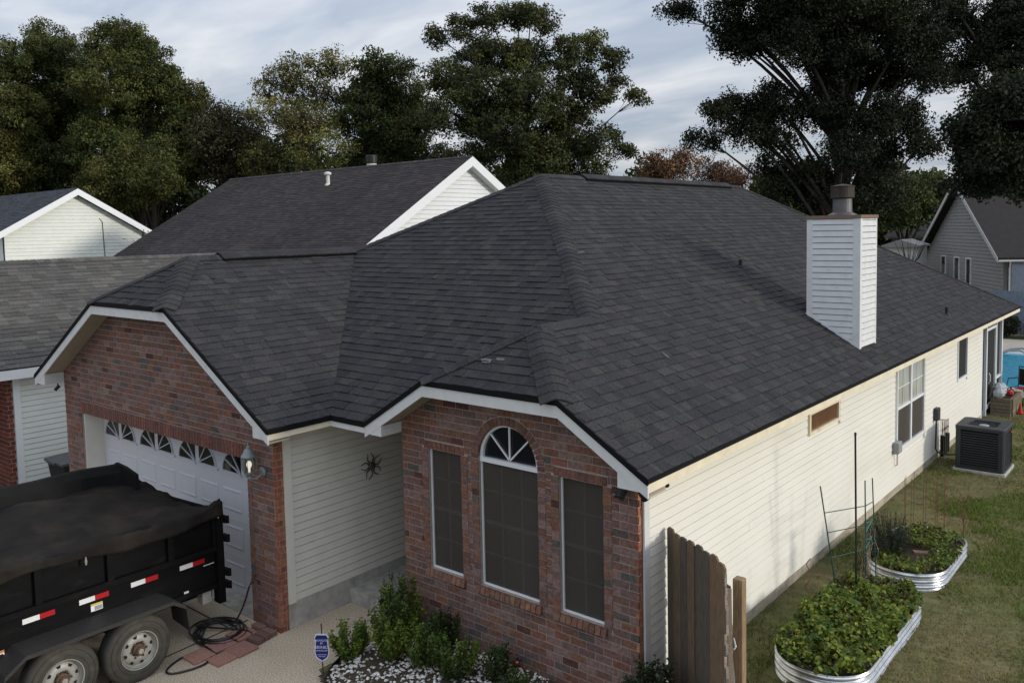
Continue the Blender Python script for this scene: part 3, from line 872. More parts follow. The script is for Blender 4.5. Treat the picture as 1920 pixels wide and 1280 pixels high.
# screened porch at the back corner
sp = MB().box(-.06, -.05, 15.62, 17.96, .36, 2.56).build('screen_porch', M_screenb, house)
for y0, y1 in ((15.50, 15.60), (16.06, 16.11), (17.28, 17.33), (17.96, 18.06)): MB().box(-.065, .012, y0, y1, .2, 2.58).build('post', M_frame, sp)
MB().box(-.062, .006, 17.34, 17.95, .95, 1.0).build('rail', M_frame, sp)
pd = MB().box(-.04, -.034, 16.2, 17.2, .45, 2.3).build('screen_door', M_screenb, sp)
bb = MB()
for a, c, d, e in ((16.14, 16.2, .36, 2.36), (17.2, 17.26, .36, 2.36), (16.2, 17.2, 2.3, 2.36), (16.2, 17.2, .36, .45)): bb.box(-.045, .004, a, c, d, e)
MB().tube([(.02, 16.32, 1.0), (.05, 16.32, 1.05), (.05, 16.32, 1.2), (.02, 16.32, 1.25)], .012).build('handle', M_frame, sp)
bb.build('door_frame', M_frame, sp)
MB().box(-10.5, -.15, 18.0, 18.12, 0, 2.6).build('back_wall', M_side, house)
MB().box(-10.7, -10.58, YV, 18.0, 0, 2.62).build('side_wall', M_side, house)
MB().box(XGW - .02, XGW + .10, YG + .13, YV, 0, 2.65).build('side_wall', M_side, house)

# chimney chase standing on the roof slope
CX0, CX1, CY0, CY1, CZ = -1.0, -.148, 6.98, 7.82, 5.10
ch = MB().box(CX0 + .02, CX1 - .02, CY0 + .02, CY1 - .02, 3.0, CZ).build('chimney', M_trim, house)
M_chs = mat('chimney_siding_white', (.66, .67, .68), .5, var=.08, vscale=7, tint=(.42, .42, .40), tscale=5, tpos=(.6, .85))
zr_at = lambda x: ZE + S1 * (XE - x)
frC = Frame((0, CY0, 0), (1, 0, 0), (0, 0, 1))
reg = ccw([(CX0 + .10, zr_at(CX0 + .10) + .01), (CX1 - .10, zr_at(CX1 - .10) + .01), (CX1 - .10, CZ), (CX0 + .10, CZ)])
siding(ch, frC, CX0 + .10, CX1 - .10, 2.95, CZ, M_chs, exp=.098, region=reg)
frD = Frame((CX1, 0, 0), (0, 1, 0), (0, 0, 1))
siding(ch, frD, CY0 + .08, CY1 - .05, zr_at(CX1) + .02, CZ, M_chs, exp=.098)
MB().box(CX0, CX0 + .10, CY0 - .016, CY0 + .02, zr_at(CX0 + .1) - .05, CZ).build('corner_trim', M_chs, ch)
MB().box(CX1 - .10, CX1 + .018, CY0 - .018, CY0 + .08, zr_at(CX1) - .05, CZ).build('corner_trim', M_chs, ch)
MB().box(CX1 - .02, CX1 + .016, CY1 - .05, CY1, zr_at(CX1) - .05, CZ).build('corner_trim', M_chs, ch)
MB().beam((CX0 - .01, CY0 - .008, zr_at(CX0) + .028), (CX1 + .0, CY0 - .008, zr_at(CX1) + .028), .022, .05).build('flashing', M_chs, ch)
cp = MB().box(CX0 - .025, CX1 + .03, CY0 - .03, CY1 + .02, CZ, CZ + .055).build('chimney_cap', M_rustcap, ch)
ccx, ccy = (CX0 + CX1) / 2 - .0, (CY0 + CY1) / 2 + .02
MB().lathe([(.23, 0), (.23, .012), (.155, .05), (.15, .27), (.16, .28)], (ccx, ccy, CZ + .055), 24).build('flue', M_flue, ch, smooth=False)
MB().lathe([(.16, 0), (.188, .004), (.192, .012), (.186, .02), (.186, .185), (.196, .19), (.196, .2), (.05, .232), (.01, .235)], (ccx, ccy, CZ + .34), 24).build('flue_cap', M_fluecap, ch)
for x, y, h, r_ in ((-2.26, 7.14, .15, .032), (-.17, 12.83, .17, .035), (-6.6, 10, .2, .04)):
    z = f_right(x, y) if x > XRG else f_left(x, y)
    v_ = MB().lathe([(r_ * 1.9, -.02), (r_ * 1.5, .03), (r_, .04), (r_, h)], (x, y, z), 10).build('vent_pipe', M_plastic, roof)

# ------------------------------------------------------------------ things fixed to the house
lp = empty('wall_lantern', (-4.97, YG, 2.1), 'verdigris carriage lantern with lit bulb on the brick garage pier', 'lamp')
LX, LY = -4.99, YG - .17
MB().lathe([(.0, 0), (.055, .005), (.05, .02), (.03, .035)], (-4.90, YG - .002, 2.08), 14, 'y').build('back_plate', M_lamp, lp)
bp_ = MB().lathe([(.065, -.012), (.065, -.03), (.04, -.045)], (-4.93, YG, 2.05), 14, 'y'); bp_.build('back_plate', M_lamp, lp)
MB().tube([(-4.93, YG - .03, 2.03), (-4.95, YG - .09, 1.98), (-4.98, YG - .15, 1.985), (LX, LY, 2.03)], .013, 8).build('arm', M_lamp, lp)
MB().lathe([(.008, -.075), (.02, -.06), (.012, -.04), (.03, -.01), (.062, .0), (.07, .012)], (LX, LY, 2.05), 12).build('base', M_lamp, lp)
MB().lathe([(.066, .012), (.088, .07), (.094, .13), (.088, .18), (.072, .222)], (LX, LY, 2.05), 12, cap=False).build('glass', M_smoke, lp, smooth=True)
bb = MB()
for k in range(8):
    a = 2 * math.pi * k / 8; bb.tube([(LX + r_ * math.cos(a), LY + r_ * math.sin(a), 2.05 + h) for r_, h in ((.067, .012), (.09, .07), (.096, .13), (.09, .18), (.073, .222))], .0035, 4)
bb.build('cage', M_lamp, lp)
MB().lathe([(.012, .02), (.014, .07), (.032, .10), (.034, .13), (.02, .155), (.003, .165)], (LX, LY, 2.05), 12).build('bulb', M_bulb, lp, smooth=True)
MB().lathe([(.098, .218), (.10, .226), (.075, .26), (.05, .31), (.03, .325), (.028, .345), (.012, .36), (.016, .38), (.003, .395)], (LX, LY, 2.05), 14).build('roof_cap', M_lamp, lp)

def seccam(loc, d, mt, label, L=.09, r_=.028):
    o = empty('security_camera', loc, label, 'camera', 'security cameras under the eaves')
    d = unit(d); p = V3(*loc)
    bb = MB(); bb.tube([p - d * L * .5, p + d * L * .42, p + d * L * .5], [r_, r_, r_ * 1.1], 12); bb.build('body', mt, o)
    MB().tube([p + d * L * .5, p + d * (L * .5 + .004)], r_ * .8, 12).build('lens', M_glass, o)
    MB().tube([p - d * L * .2, p - d * L * .2 + V3(0, 0, .09)], .012, 6).build('bracket', mt, o)
seccam((.12, .30, 2.50), (.75, -.55, -.2), M_white, 'small white bullet camera under the right-hand eave')
seccam((.10, -.10, 2.50), (.8, -.5, -.5), M_plastic, 'black bullet camera at the front corner under the eave', .15, .04)
seccam((-.13, -.11, 2.46), (-.1, -.6, -.8), M_plastic, 'round black camera on the brick beside the right-hand corner', .12, .05)
seccam((-10.86, -1.05, 2.50), (-.5, -.4, -.6), M_plastic, 'small black camera under the left garage eave')

sd = empty('sun_wall_ornament', (XP + .03, .60, 1.8), 'dark metal sun ornament on the shaded garage side wall', 'ornament')
M_orn = mat('dark_bronze', (.085, .075, .06), .6, var=.2)
MB().lathe([(.058, 0), (.058, .015), (.04, .03), (.01, .035)], (XP + .012, .60, 1.80), 16, 'x').build('face', M_orn, sd)
for k in range(10):
    a = 2 * math.pi * k / 10 + .2
    pts = []
    for t in np.linspace(0, 1, 6):
        rr, w = .06 + .14 * t, .22 * math.sin(t * 5) * (1 if k % 2 else -1)
        pts.append((XP + .02, .60 + rr * math.cos(a + w * .8), 1.80 + rr * math.sin(a + w * .8)))
    MB().tube(pts, [.010, .010, .009, .008, .006, .003], 5).build('ray', M_orn, sd)

# electric boxes, pipes
eb = empty('disconnect_box', (0, 8.45, 1.1), 'pale grey electrical box under the double window on the white wall', 'electrical box')
MB().box(.015, .115, 8.30, 8.53, 1.0, 1.20).build('body', M_grey, eb, bevel=.01)
MB().box(.115, .121, 8.31, 8.52, 1.01, 1.19).build('cover', M_grey, eb)
MB().tube([(.06, 8.45, 1.0), (.06, 8.45, .78), (.03, 8.45, .76)], .012).build('conduit', M_pipe, eb)
eb = empty('breaker_box', (0, 11.2, 1.1), 'dark grey electrical box with black cable beside the condenser', 'electrical box')
MB().box(.015, .10, 11.04, 11.26, 1.06, 1.31).build('body', M_ac, eb, bevel=.012)
MB().tube([(.06, 11.1, 1.06), (.06, 11.08, .5), (.08, 11.14, .42), (.25, 11.2, .38), (.45, 11.2, .42), (.56, 11.15, .5)], .016, 7).build('cable', M_hose, eb)
pp = empty('pipe_cluster', (.1, 11.8, .3), 'cluster of pale upright pipes with black lower sleeves on the wall by the condenser', 'pipes')
for i, y in enumerate((11.52, 11.68, 11.82, 11.98)):
    t = MB().tube([(.02, y, 1.0 - .03 * i), (.07, y, 1.0 - .03 * i), (.08, y, .94), (.08, y, .3)], .014, 7).build('pipe', M_pipe, pp)
    MB().tube([(.08, y, .68 - .04 * (i % 2)), (.08, y, .25)], .036, 8).build('sleeve', M_plastic, pp)
    MB().lathe([(.03, -.01), (.03, .012)], (.08, y, .78), 8, 'x').build('valve', M_plastic, pp)

# ------------------------------------------------------------------ air conditioner
ac = empty('air_conditioner', (.89, 11.2, .22), 'black square air conditioning condenser with round top fan on the lawn', 'air conditioner')
AX0, AX1, AY0, AY1, AZ0, AZ1 = .47, 1.31, 10.78, 11.64, .27, 1.10
MB().box(AX0 - .03, AX1 + .03, AY0 - .03, AY1 + .03, .15, .262).build('pad', M_conc, ac, bevel=.01)
MB().box(AX0 + .035, AX1 - .035, AY0 + .035, AY1 - .035, AZ0, AZ1 - .05).build('coil', M_acin, ac)
def rrect(x0, x1, y0, y1, r_, n=5):
    out = []
    for cx, cy, a0 in ((x1 - r_, y1 - r_, 0), (x0 + r_, y1 - r_, 90), (x0 + r_, y0 + r_, 180), (x1 - r_, y0 + r_, 270)):
        out += [(cx + r_ * math.cos(math.radians(a0 + 90 * k / n)), cy + r_ * math.sin(math.radians(a0 + 90 * k / n))) for k in range(n + 1)]
    return out
def ring_wall(mb, outer, z0, z1, thick, inner=None):
    k = len(outer); cx, cy = np.mean(outer, axis=0)
    inn = inner or [(x + (cx - x) * thick / math.hypot(cx - x, cy - y), y + (cy - y) * thick / math.hypot(cx - x, cy - y)) for x, y in outer]
    vs = [(x, y, z) for z in (z0, z1) for x, y in outer] + [(x, y, z) for z in (z0, z1) for x, y in inn]
    fs = []
    for i in range(k):
        j = (i + 1) % k
        fs += [(i, j, k + j, k + i), (2 * k + j, 2 * k + i, 3 * k + i, 3 * k + j), (k + i, k + j, 3 * k + j, 3 * k + i), (j, i, 2 * k + i, 2 * k + j)]
    return mb.add(vs, fs)
ro = rrect(AX0, AX1, AY0, AY1, .09)
for k in range(15):
    z = AZ0 + .05 + k * .046
    bb = ring_wall(MB(), rrect(AX0 + .012, AX1 - .012, AY0 + .012, AY1 - .012, .085), z, z + .022, .022); bb.build('louver', M_ac, ac)
for x, y in ((AX0, AY0), (AX1, AY0), (AX0, AY1), (AX1, AY1)):
    sx, sy = (1 if x == AX0 else -1), (1 if y == AY0 else -1)
    MB().prism([(x + sx * .10, y - sy * .002, AZ0), (x + sx * .03, y + sy * .006, AZ0), (x + sx * .006, y + sy * .03, AZ0), (x - sx * .002, y + sy * .10, AZ0), (x + sx * .04, y + sy * .10, AZ0), (x + sx * .10, y + sy * .04, AZ0)], (0, 0, AZ1 - AZ0 - .06)).build('corner_post', M_ac, ac)
ring_wall(MB(), rrect(AX0 - .004, AX1 + .004, AY0 - .004, AY1 + .004, .09), AZ0 - .004, AZ0 + .045, .03).build('base_rail', M_ac, ac)
acx, acy = (AX0 + AX1) / 2, (AY0 + AY1) / 2
top = rrect(AX0 - .012, AX1 + .012, AY0 - .012, AY1 + .012, .10, 7)
circ = [(acx + .33 * math.cos(a), acy + .33 * math.sin(a)) for a in [math.atan2(y - acy, x - acx) for x, y in top]]
bb = MB(); k = len(top)
rings = [(top, AZ1 - .075), (top, AZ1 - .02), ([(x + (acx - x) * .03, y + (acy - y) * .03) for x, y in top], AZ1), (circ, AZ1 - .004), ([(acx + (x - acx) * .97, acy + (y - acy) * .97) for x, y in circ], AZ1 - .05)]
bb.add([(x, y, z) for rg, z in rings for x, y in rg], [(q * k + i, q * k + (i + 1) % k, (q + 1) * k + (i + 1) % k, (q + 1) * k + i) for q in range(4) for i in range(k)])
bb.build('top_cover', M_ac, ac, smooth=False)
MB().lathe([(.325, 0), (.33, .005)], (acx, acy, AZ1 - .16), 28).build('fan_well', M_acin, ac)
bb = MB()
for r_ in np.linspace(.12, .325, 6): bb.tube([(acx + r_ * math.cos(a), acy + r_ * math.sin(a), AZ1 - .03 - .12 * (1 - r_ / .33) * .3) for a in np.linspace(0, 2 * math.pi, 28, endpoint=False)], .0035, 4, closed=True)
for a in np.linspace(0, 2 * math.pi, 12, endpoint=False): bb.tube([(acx + .05 * math.cos(a), acy + .05 * math.sin(a), AZ1 - .06), (acx + .33 * math.cos(a), acy + .33 * math.sin(a), AZ1 - .028)], .004, 4)
bb.build('fan_guard', M_ac, ac)
MB().lathe([(.09, 0), (.085, .02), (.02, .035)], (acx, acy, AZ1 - .055), 18).build('fan_hub', M_grey, ac)
MB().box(AX1 - .006, AX1 + .004, AY0 + .64, AY0 + .74, .92, .96).build('badge', M_redp, ac)

# ------------------------------------------------------------------ trees
TREES = {
 'A':((-58.5,15.4),[(-0.4,15.8,2.17,1.99),(1.1,16.7,1.27,1.27),(-1.0,12.9,2.9,2.17),(1.2,13.2,1.99,1.99),(-0.3,10.0,2.9,2.17),(1.9,10.3,2.17,2.17)]),
 'B':((-58.9,19.0),[(-1.0,18.2,1.45,1.6),(0.4,18.0,1.45,1.45),(1.8,17.2,1.6,1.71),(-0.6,15.5,2.29,2.1),(1.5,14.3,2.29,2.29),(-1.4,12.5,2.29,2.1),(0.8,10.9,2.86,2.29),(-0.7,8.7,3.05,1.91)]),
 'C':((-50.8,20.4),[(-1.3,17.1,1.28,1.6),(0.0,17.2,1.42,1.56),(1.4,16.3,1.35,1.49),(-0.5,14.9,2.31,1.96),(2.1,14.9,1.14,1.21),(3.6,14.3,0.92,1.07),(0.8,12.8,2.49,1.96),(3.0,12.2,1.71,1.6),(-1.7,11.2,1.96,1.78),(1.1,9.7,2.85,1.96),(3.6,10.0,1.6,1.96),(-1.4,8.4,2.49,1.6)]),
 'C2':((-46.9,19.1),[(-1.2,9.6,1.33,1.11),(0.2,10.2,1.27,0.95),(1.1,8.6,1.43,1.27),(-0.6,8.0,1.59,1.27),(-2.3,8.4,1.43,1.27)]),
 'D':((-44.4,23.2),[(-0.4,12.7,0.96,0.89),(0.6,12.0,1.23,1.1),(-0.6,11.0,1.23,1.3),(1.1,10.3,1.37,1.37),(-0.3,9.1,1.71,1.2),(-1.5,9.8,0.89,1.37)]),
 'E':((-38.8,25.2),[(-2.9,14.0,0.73,0.66),(-1.8,14.7,0.99,0.73),(-0.6,15.2,0.99,0.86),(0.7,15.4,0.99,0.79),(1.8,15.3,0.79,0.79),(-0.8,13.7,1.49,0.99),(1.1,13.8,1.32,1.12),(-2.2,12.4,1.32,0.86),(0.1,11.8,1.82,1.19),(-1.6,10.6,1.82,1.19),(1.1,10.0,1.98,1.19),(-2.9,9.6,1.32,1.16)]),
 'F':((-38.2,29.7),[(0.2,15.6,0.84,0.91),(-0.4,14.4,1.12,1.12),(0.7,13.7,0.98,1.26),(-0.8,12.3,1.47,1.4),(0.6,11.1,1.4,1.4),(-0.8,9.7,1.92,1.26)]),
 'G':((-37.3,31.7),[(-0.3,15.6,0.85,0.85),(-0.0,14.2,1.21,1.21),(0.7,12.8,1.21,1.28),(-0.4,11.2,1.49,1.49),(1.0,9.9,1.71,1.42)]),
 'H':((-27.5,32.0),[(-5.0,16.4,0.7,0.57),(-3.5,16.7,0.83,0.7),(-1.8,17.3,1.08,0.76),(-0.2,17.4,1.14,0.7),(1.3,16.8,0.89,0.7),(-3.1,15.3,1.14,0.95),(-1.1,15.5,1.43,1.21),(0.8,15.3,1.21,1.08),(2.8,15.9,0.83,0.76),(4.1,15.4,0.76,0.76),(5.2,14.6,0.76,0.7),(5.8,13.7,0.57,0.57),(6.7,12.5,0.64,0.41),(3.0,14.1,1.27,1.08),(4.4,12.8,1.14,0.83),(-4.3,13.9,1.21,1.02),(-2.1,12.9,1.91,1.33),(0.5,12.7,1.91,1.59),(2.7,11.9,1.59,1.27),(-3.9,11.6,1.59,1.33),(-1.2,10.6,2.22,1.43),(1.8,10.0,1.97,1.33),(4.4,10.2,1.33,0.83),(6.1,9.6,0.83,0.51),(-3.3,9.2,1.75,1.14),(0.5,8.6,2.22,1.02),(3.7,8.7,1.65,0.89)]),
 'J':((-8.7,31.9),[(-7.1,15.0,0.97,0.43),(-5.4,14.5,1.01,0.87),(-3.4,14.2,1.25,1.21),(-1.3,14.4,1.5,1.25),(0.9,14.2,1.69,1.33),(2.9,13.9,1.5,1.21),(-4.8,13.1,1.06,0.72),(-2.8,12.6,1.25,0.87),(-0.6,12.3,1.5,1.06),(1.7,12.0,1.5,0.97),(3.6,11.9,1.11,0.63),(-5.7,10.1,0.77,0.53),(-4.5,10.5,0.92,0.68),(-3.0,10.3,1.09,0.82),(-6.0,9.0,0.87,0.48),(-4.5,9.1,0.97,0.63),(-3.2,8.8,0.82,0.63),(-1.1,10.2,1.3,1.06),(0.8,9.6,1.35,1.06),(2.7,9.8,1.11,0.87),(-0.8,8.1,1.25,0.82),(-2.5,7.7,1.06,0.68),(1.5,7.9,1.21,0.87),(3.1,8.4,0.87,0.63),(0.6,16.3,3.14,1.09),(-3.3,16.3,2.17,0.97),(-2.8,6.6,1.06,0.63),(0.9,6.3,1.45,0.87),(-1.1,6.2,1.11,0.72)]),
 'K':((-0.0,24.8),[(-3.0,8.0,0.62,0.45),(-1.9,8.7,0.72,0.48),(-1.0,9.3,0.69,0.58),(-2.1,7.2,0.82,0.62),(-1.1,7.7,0.86,0.79),(-1.6,6.3,0.75,0.51),(-0.7,6.4,0.77,0.86),(-2.6,7.0,0.51,0.38),(0.1,7.9,1.03,1.2)]),
 'L':((-6.6,59.8),[(-5.1,18.2,1.66,1.66),(-3.5,15.4,1.55,0.96),(-1.3,14.6,1.47,0.96),(-3.6,18.9,1.69,1.55),(-0.8,18.3,2.03,1.92),(0.5,19.9,2.03,1.69),(-2.0,16.6,1.69,0.96),(0.2,16.1,1.66,1.33),(-4.1,21.3,2.21,1.47),(3.2,18.2,2.21,2.58)]),
 'I1':((-27.1,48.0),[(-1.3,9.2,1.02,0.87),(0.1,9.7,1.34,0.95),(1.5,9.4,1.18,1.02),(-0.3,8.5,1.77,0.79)]),
 'I2':((-24.6,52.7),[(-1.3,9.2,1.22,0.98),(0.3,8.9,1.38,0.98),(1.7,8.7,1.06,0.89),(-0.4,8.1,2.03,0.73)]),
 'M':((-12.1,55.2),[(-0.5,7.0,1.25,0.96),(1.2,7.5,1.11,0.88),(2.2,7.2,0.96,0.96),(0.6,5.7,1.84,1.11),(-1.6,6.0,1.47,1.47)]),
}
ca, sa = .7693, .6389
def tree(key, name, label, cat, cols, per=42, leaf=.17, dens=1., trunk=.3, sig=.34, lean=(0, 0), twigs=True, thick=1., seed=0, group=None, low=0., shell=.55, base=None, fill=1.05, wide=1., tu=None):
    (bx, by), blobs = TREES[key]
    g = np.random.default_rng(seed + 5)
    blobs = [(q[0], q[1], q[2] * wide, q[3]) for q in blobs]
    for i in range(len(blobs)):                          # smaller clumps between neighbours break the round outlines
        for j in range(i):
            a, c = blobs[i], blobs[j]
            if math.hypot(a[0] - c[0], a[1] - c[1]) < fill * (a[2] + c[2]) and g.random() < .6:
                t = g.uniform(.3, .7); k_ = g.uniform(.45, .75)
                blobs.append((a[0] * t + c[0] * (1 - t) + g.normal() * .25, a[1] * t + c[1] * (1 - t) + g.normal() * .2, k_ * (a[2] + c[2]) / 2, k_ * (a[3] + c[3]) / 2))
    T = empty(name, (bx, by, 0), label, cat, group)
    zs = [q[1] for q in blobs]; ztop, zmin = max(zs), min(zs)
    cu = np.average([q[0] for q in blobs], weights=[q[2] * q[3] for q in blobs])
    wpt = lambda u, w, z: (bx + ca * u - sa * w, by + sa * u + ca * w, z)
    bw = MB()
    b0 = np.array(wpt(*(base or (0, 0)), -.2))
    zt = zmin + .55 * (ztop - zmin)
    tp = [b0 + (np.array(wpt(cu * .6 if tu is None else tu, 0, zt)) - b0) * t + np.array([math.sin(t * 5 + seed) * .15, math.cos(t * 4 + seed) * .15, 0]) for t in np.linspace(0, 1, 8)]
    bw.tube(tp, [trunk * (1.25 - .85 * t) for t in np.linspace(0, 1, 8)], 8)
    C, CC, BB = [], [], []
    cols = np.array(cols)
    for bi, (u, z, ru, rz) in enumerate(blobs):
        w = g.uniform(-1, 1) * min(2.5, 1.2 * ru + .6)
        c0 = np.array(wpt(u, w, z))
        # limb from the trunk to the clump
        t0 = min(.98, max(.18, (z - rz - 2.0 - abs(u - cu) * .45) / max(zt, .1)))
        st = tp[min(7, int(t0 * 7))]
        mid = (st + c0) / 2 + np.array([0, 0, .12 * np.linalg.norm(c0 - st)]) * (1 if u != 0 else 0) + g.normal(size=3) * .15
        r0 = trunk * .33 * thick
        path = [st * (1 - t) ** 2 + 2 * mid * t * (1 - t) + c0 * t * t for t in np.linspace(0, 1, 7)]
        bw.tube(path, [r0 * (1 - .8 * t) + .012 for t in np.linspace(0, 1, 7)], 6)
        rw_ = min(ru, rz) * 1.0 + .25 * ru
        n = max(6, int(dens * 15 * ru * rz * 1.7 + 4))
        d = g.normal(size=(n, 3)); d /= np.linalg.norm(d, axis=1)[:, None]
        rad = g.uniform(shell, 1.06, n) ** .7 * np.where(g.random(n) < .16, g.uniform(1.05, 1.32, n), 1)
        loc = d * rad[:, None] * np.array([ru, rw_, rz])
        cc = c0 + np.stack([ca * loc[:, 0] - sa * loc[:, 1], sa * loc[:, 0] + ca * loc[:, 1], loc[:, 2]], 1)
        if twigs:
            for q in cc[::1 if twigs == 2 else 3]:
                s_ = path[5] if g.random() < .5 else path[6]
                mm = (s_ + q) / 2 + g.normal(size=3) * .12 + np.array([0, 0, -.08])
                bw.tube([s_, mm, q], [.028 * thick, .018 * thick, .006], 3)
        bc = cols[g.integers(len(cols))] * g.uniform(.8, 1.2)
        for q in cc:
            m_ = int(per * g.uniform(.55, 1.4))
            p = g.normal(size=(m_, 3)); p *= (g.random(m_) ** .45 / np.linalg.norm(p, axis=1))[:, None]
            p = q + p * sig * 1.75 * np.array([1, 1, .75])
            C.append(p)
            dd = (p - q) * 1.6 + (q - c0) * .22; BB.append(dd / (np.linalg.norm(dd, axis=1)[:, None] + .05))
            k1 = bc * .55 + cols[g.integers(len(cols))] * .45
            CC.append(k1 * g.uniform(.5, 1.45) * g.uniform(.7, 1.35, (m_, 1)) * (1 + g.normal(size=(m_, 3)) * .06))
    bw.build('trunk', M_bark, T, smooth=True)
    C, CC = np.concatenate(C), np.clip(np.concatenate(CC), .004, .4)
    leaves('crown', C, leaf, CC, M_tree, T, seed, bias=np.concatenate(BB))
    return T, len(C)

GR = [(.064, .088, .024), (.050, .074, .023), (.078, .096, .026), (.058, .076, .024)]
OL = [(.100, .105, .028), (.080, .092, .027), (.115, .108, .030), (.064, .078, .024)]
DK = [(.019, .026, .012), (.015, .021, .010), (.026, .031, .013)]
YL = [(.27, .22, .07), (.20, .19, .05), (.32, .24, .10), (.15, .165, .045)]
MID = [(.062, .078, .029), (.052, .068, .027), (.078, .084, .031)]
OR = [(.17, .085, .045), (.14, .075, .045), (.12, .08, .05), (.20, .11, .055)]
G1 = 'trees beyond the houses'
nl = 0
for a in [
    ('A', 'broad_tree', 'dense green tree at the far left edge behind the white gable', 'tree', GR + OL, dict(per=98, leaf=.16, trunk=.4, seed=1, dens=.95, shell=.45, sig=.33, fill=1.0)),
    ('B', 'broad_tree', 'tall dense olive green tree rising behind the far left white gable', 'tree', GR + OL, dict(per=98, leaf=.16, trunk=.45, seed=2, dens=.95, shell=.45, sig=.33, fill=1.0)),
    ('C', 'broad_tree', 'tall rounded green tree with the highest crown left of the dark roof', 'tree', GR + OL, dict(per=98, leaf=.16, trunk=.45, seed=3, dens=.95, shell=.45, sig=.33, fill=1.0)),
    ('C2', 'olive_shrub_tree', 'low yellowish olive tree in front of the tall left trees', 'tree', OL, dict(per=70, leaf=.15, trunk=.2, seed=4, dens=1.8, shell=.3)),
    ('D', 'twiggy_tree', 'short brownish twiggy tree beside the dark roof ridge left end', 'tree', [(.085, .07, .035), (.06, .06, .025), (.07, .06, .03)], dict(per=46, leaf=.17, trunk=.25, seed=5, twigs=2, dens=1.7, shell=.3)),
    ('E', 'sparse_autumn_tree', 'sparse yellowing autumn tree with fine branches above the dark roof', 'tree', YL + OL, dict(per=24, leaf=.16, trunk=.2, seed=6, twigs=2, sig=.28, dens=1.8, thick=.6, fill=.6)),
    ('F', 'broad_tree', 'narrow dark green tree just right of the yellowing tree', 'tree', MID + GR, dict(per=50, leaf=.19, trunk=.2, seed=7, dens=1.5, shell=.3, sig=.3, wide=1.3)),
    ('G', 'broad_tree', 'narrow dark tree touching the left of the big spreading tree', 'tree', MID + GR, dict(per=50, leaf=.17, trunk=.2, seed=8, dens=1.5, shell=.3, sig=.3, wide=1.3)),
    ('H', 'spreading_tree', 'big spreading dark tree with airy branch tufts behind the main roof', 'tree', MID + OL[:1], dict(per=52, leaf=.165, trunk=.34, seed=9, twigs=2, sig=.27, thick=.5, dens=1.7, shell=.35, fill=.8)),
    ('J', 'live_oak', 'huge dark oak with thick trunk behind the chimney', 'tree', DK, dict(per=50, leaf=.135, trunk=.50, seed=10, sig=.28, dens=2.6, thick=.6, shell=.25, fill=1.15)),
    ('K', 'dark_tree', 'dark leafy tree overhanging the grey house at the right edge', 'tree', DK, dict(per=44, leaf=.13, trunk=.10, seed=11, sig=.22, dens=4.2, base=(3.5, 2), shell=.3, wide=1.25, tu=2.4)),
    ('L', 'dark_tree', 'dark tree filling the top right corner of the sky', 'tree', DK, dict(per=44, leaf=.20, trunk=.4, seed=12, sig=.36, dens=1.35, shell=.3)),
    ('I1', 'rusty_shrub', 'rusty brown bare-looking shrubs behind the roof ridge, left clump', 'shrub', OR, dict(per=14, leaf=.17, trunk=.12, seed=13, twigs=2, sig=.3, dens=2.2, thick=.7)),
    ('I2', 'rusty_shrub', 'rusty brown bare-looking shrubs behind the roof ridge, right clump by the oak', 'shrub', OR, dict(per=14, leaf=.17, trunk=.12, seed=14, twigs=2, sig=.3, dens=2.2, thick=.7)),
    ('M', 'broad_tree', 'mid green tree in the distance left of the grey gabled house', 'tree', GR, dict(per=50, leaf=.19, trunk=.25, seed=15, dens=1.8, shell=.3)),
]:
    _, k = tree(a[0], a[1], a[2], a[3], a[4], group=G1, **a[5]); nl += k
# far-off wood that closes the view between the houses
g = np.random.default_rng(77)
n = 120000
px = g.uniform(-.72, .62, n)
D = g.uniform(62, 80, n)
hmax = np.where(px < .06, 10.6, 8.2) + 1.2 * np.sin(px * 19) + .9 * np.sin(px * 43 + 1) + .7 * np.sin(px * 91)
z = 2 + g.uniform(0, 1, n) ** .8 * (hmax - 2) + g.normal(size=n) * .25
fx, fy = -.6402, .7682
Cc = np.stack([4.25 + D * (fx + ca * px), -6.88 + D * (fy + sa * px), z], 1)
Cc += g.normal(size=Cc.shape) * .1
colr = np.array(GR + DK + OL)[((px * 23).astype(int) * 7 + g.integers(0, 4, n)) % 11] * g.uniform(.6, 1.2, (n, 1))
o = leaves('woods', Cc, .46, colr, M_tree, None, 78)
tag(o, 'far-off wood closing the gaps between the houses', 'woods', kind='stuff')

# ------------------------------------------------------------------ neighbouring houses
def simple_roof(parent, pieces, cols, mt, n, wid, exp, tabs=None):
    bb = MB(); pcs = []
    for plan, f, e, u, o in pieces:
        for pc in plan:
            pc = ccw(pc); k = len(pc)
            bb.add([(x, y, f(x, y) - .012) for x, y in pc] + [(x, y, f(x, y) - .045) for x, y in pc], [tuple(range(k)), tuple(range(k, 2 * k))[::-1]] + [(i + k, (i + 1) % k + k, (i + 1) % k, i) for i in range(k)])
        q, _ = shingles(plan, f, e, u, o, cols, exp=exp, wid=wid, tabs=tabs); pcs += q
    rf = bb.build('roof', M_deck, parent)
    if n: emit(pcs, 'shingle', 'shingle_field', rf, mt, n)
    else:
        q = MB()
        for vs, fs, c in pcs: q.add(vs, fs, c)
        tag(q.build('shingle_field', mt, rf), kind='stuff')
    return rf

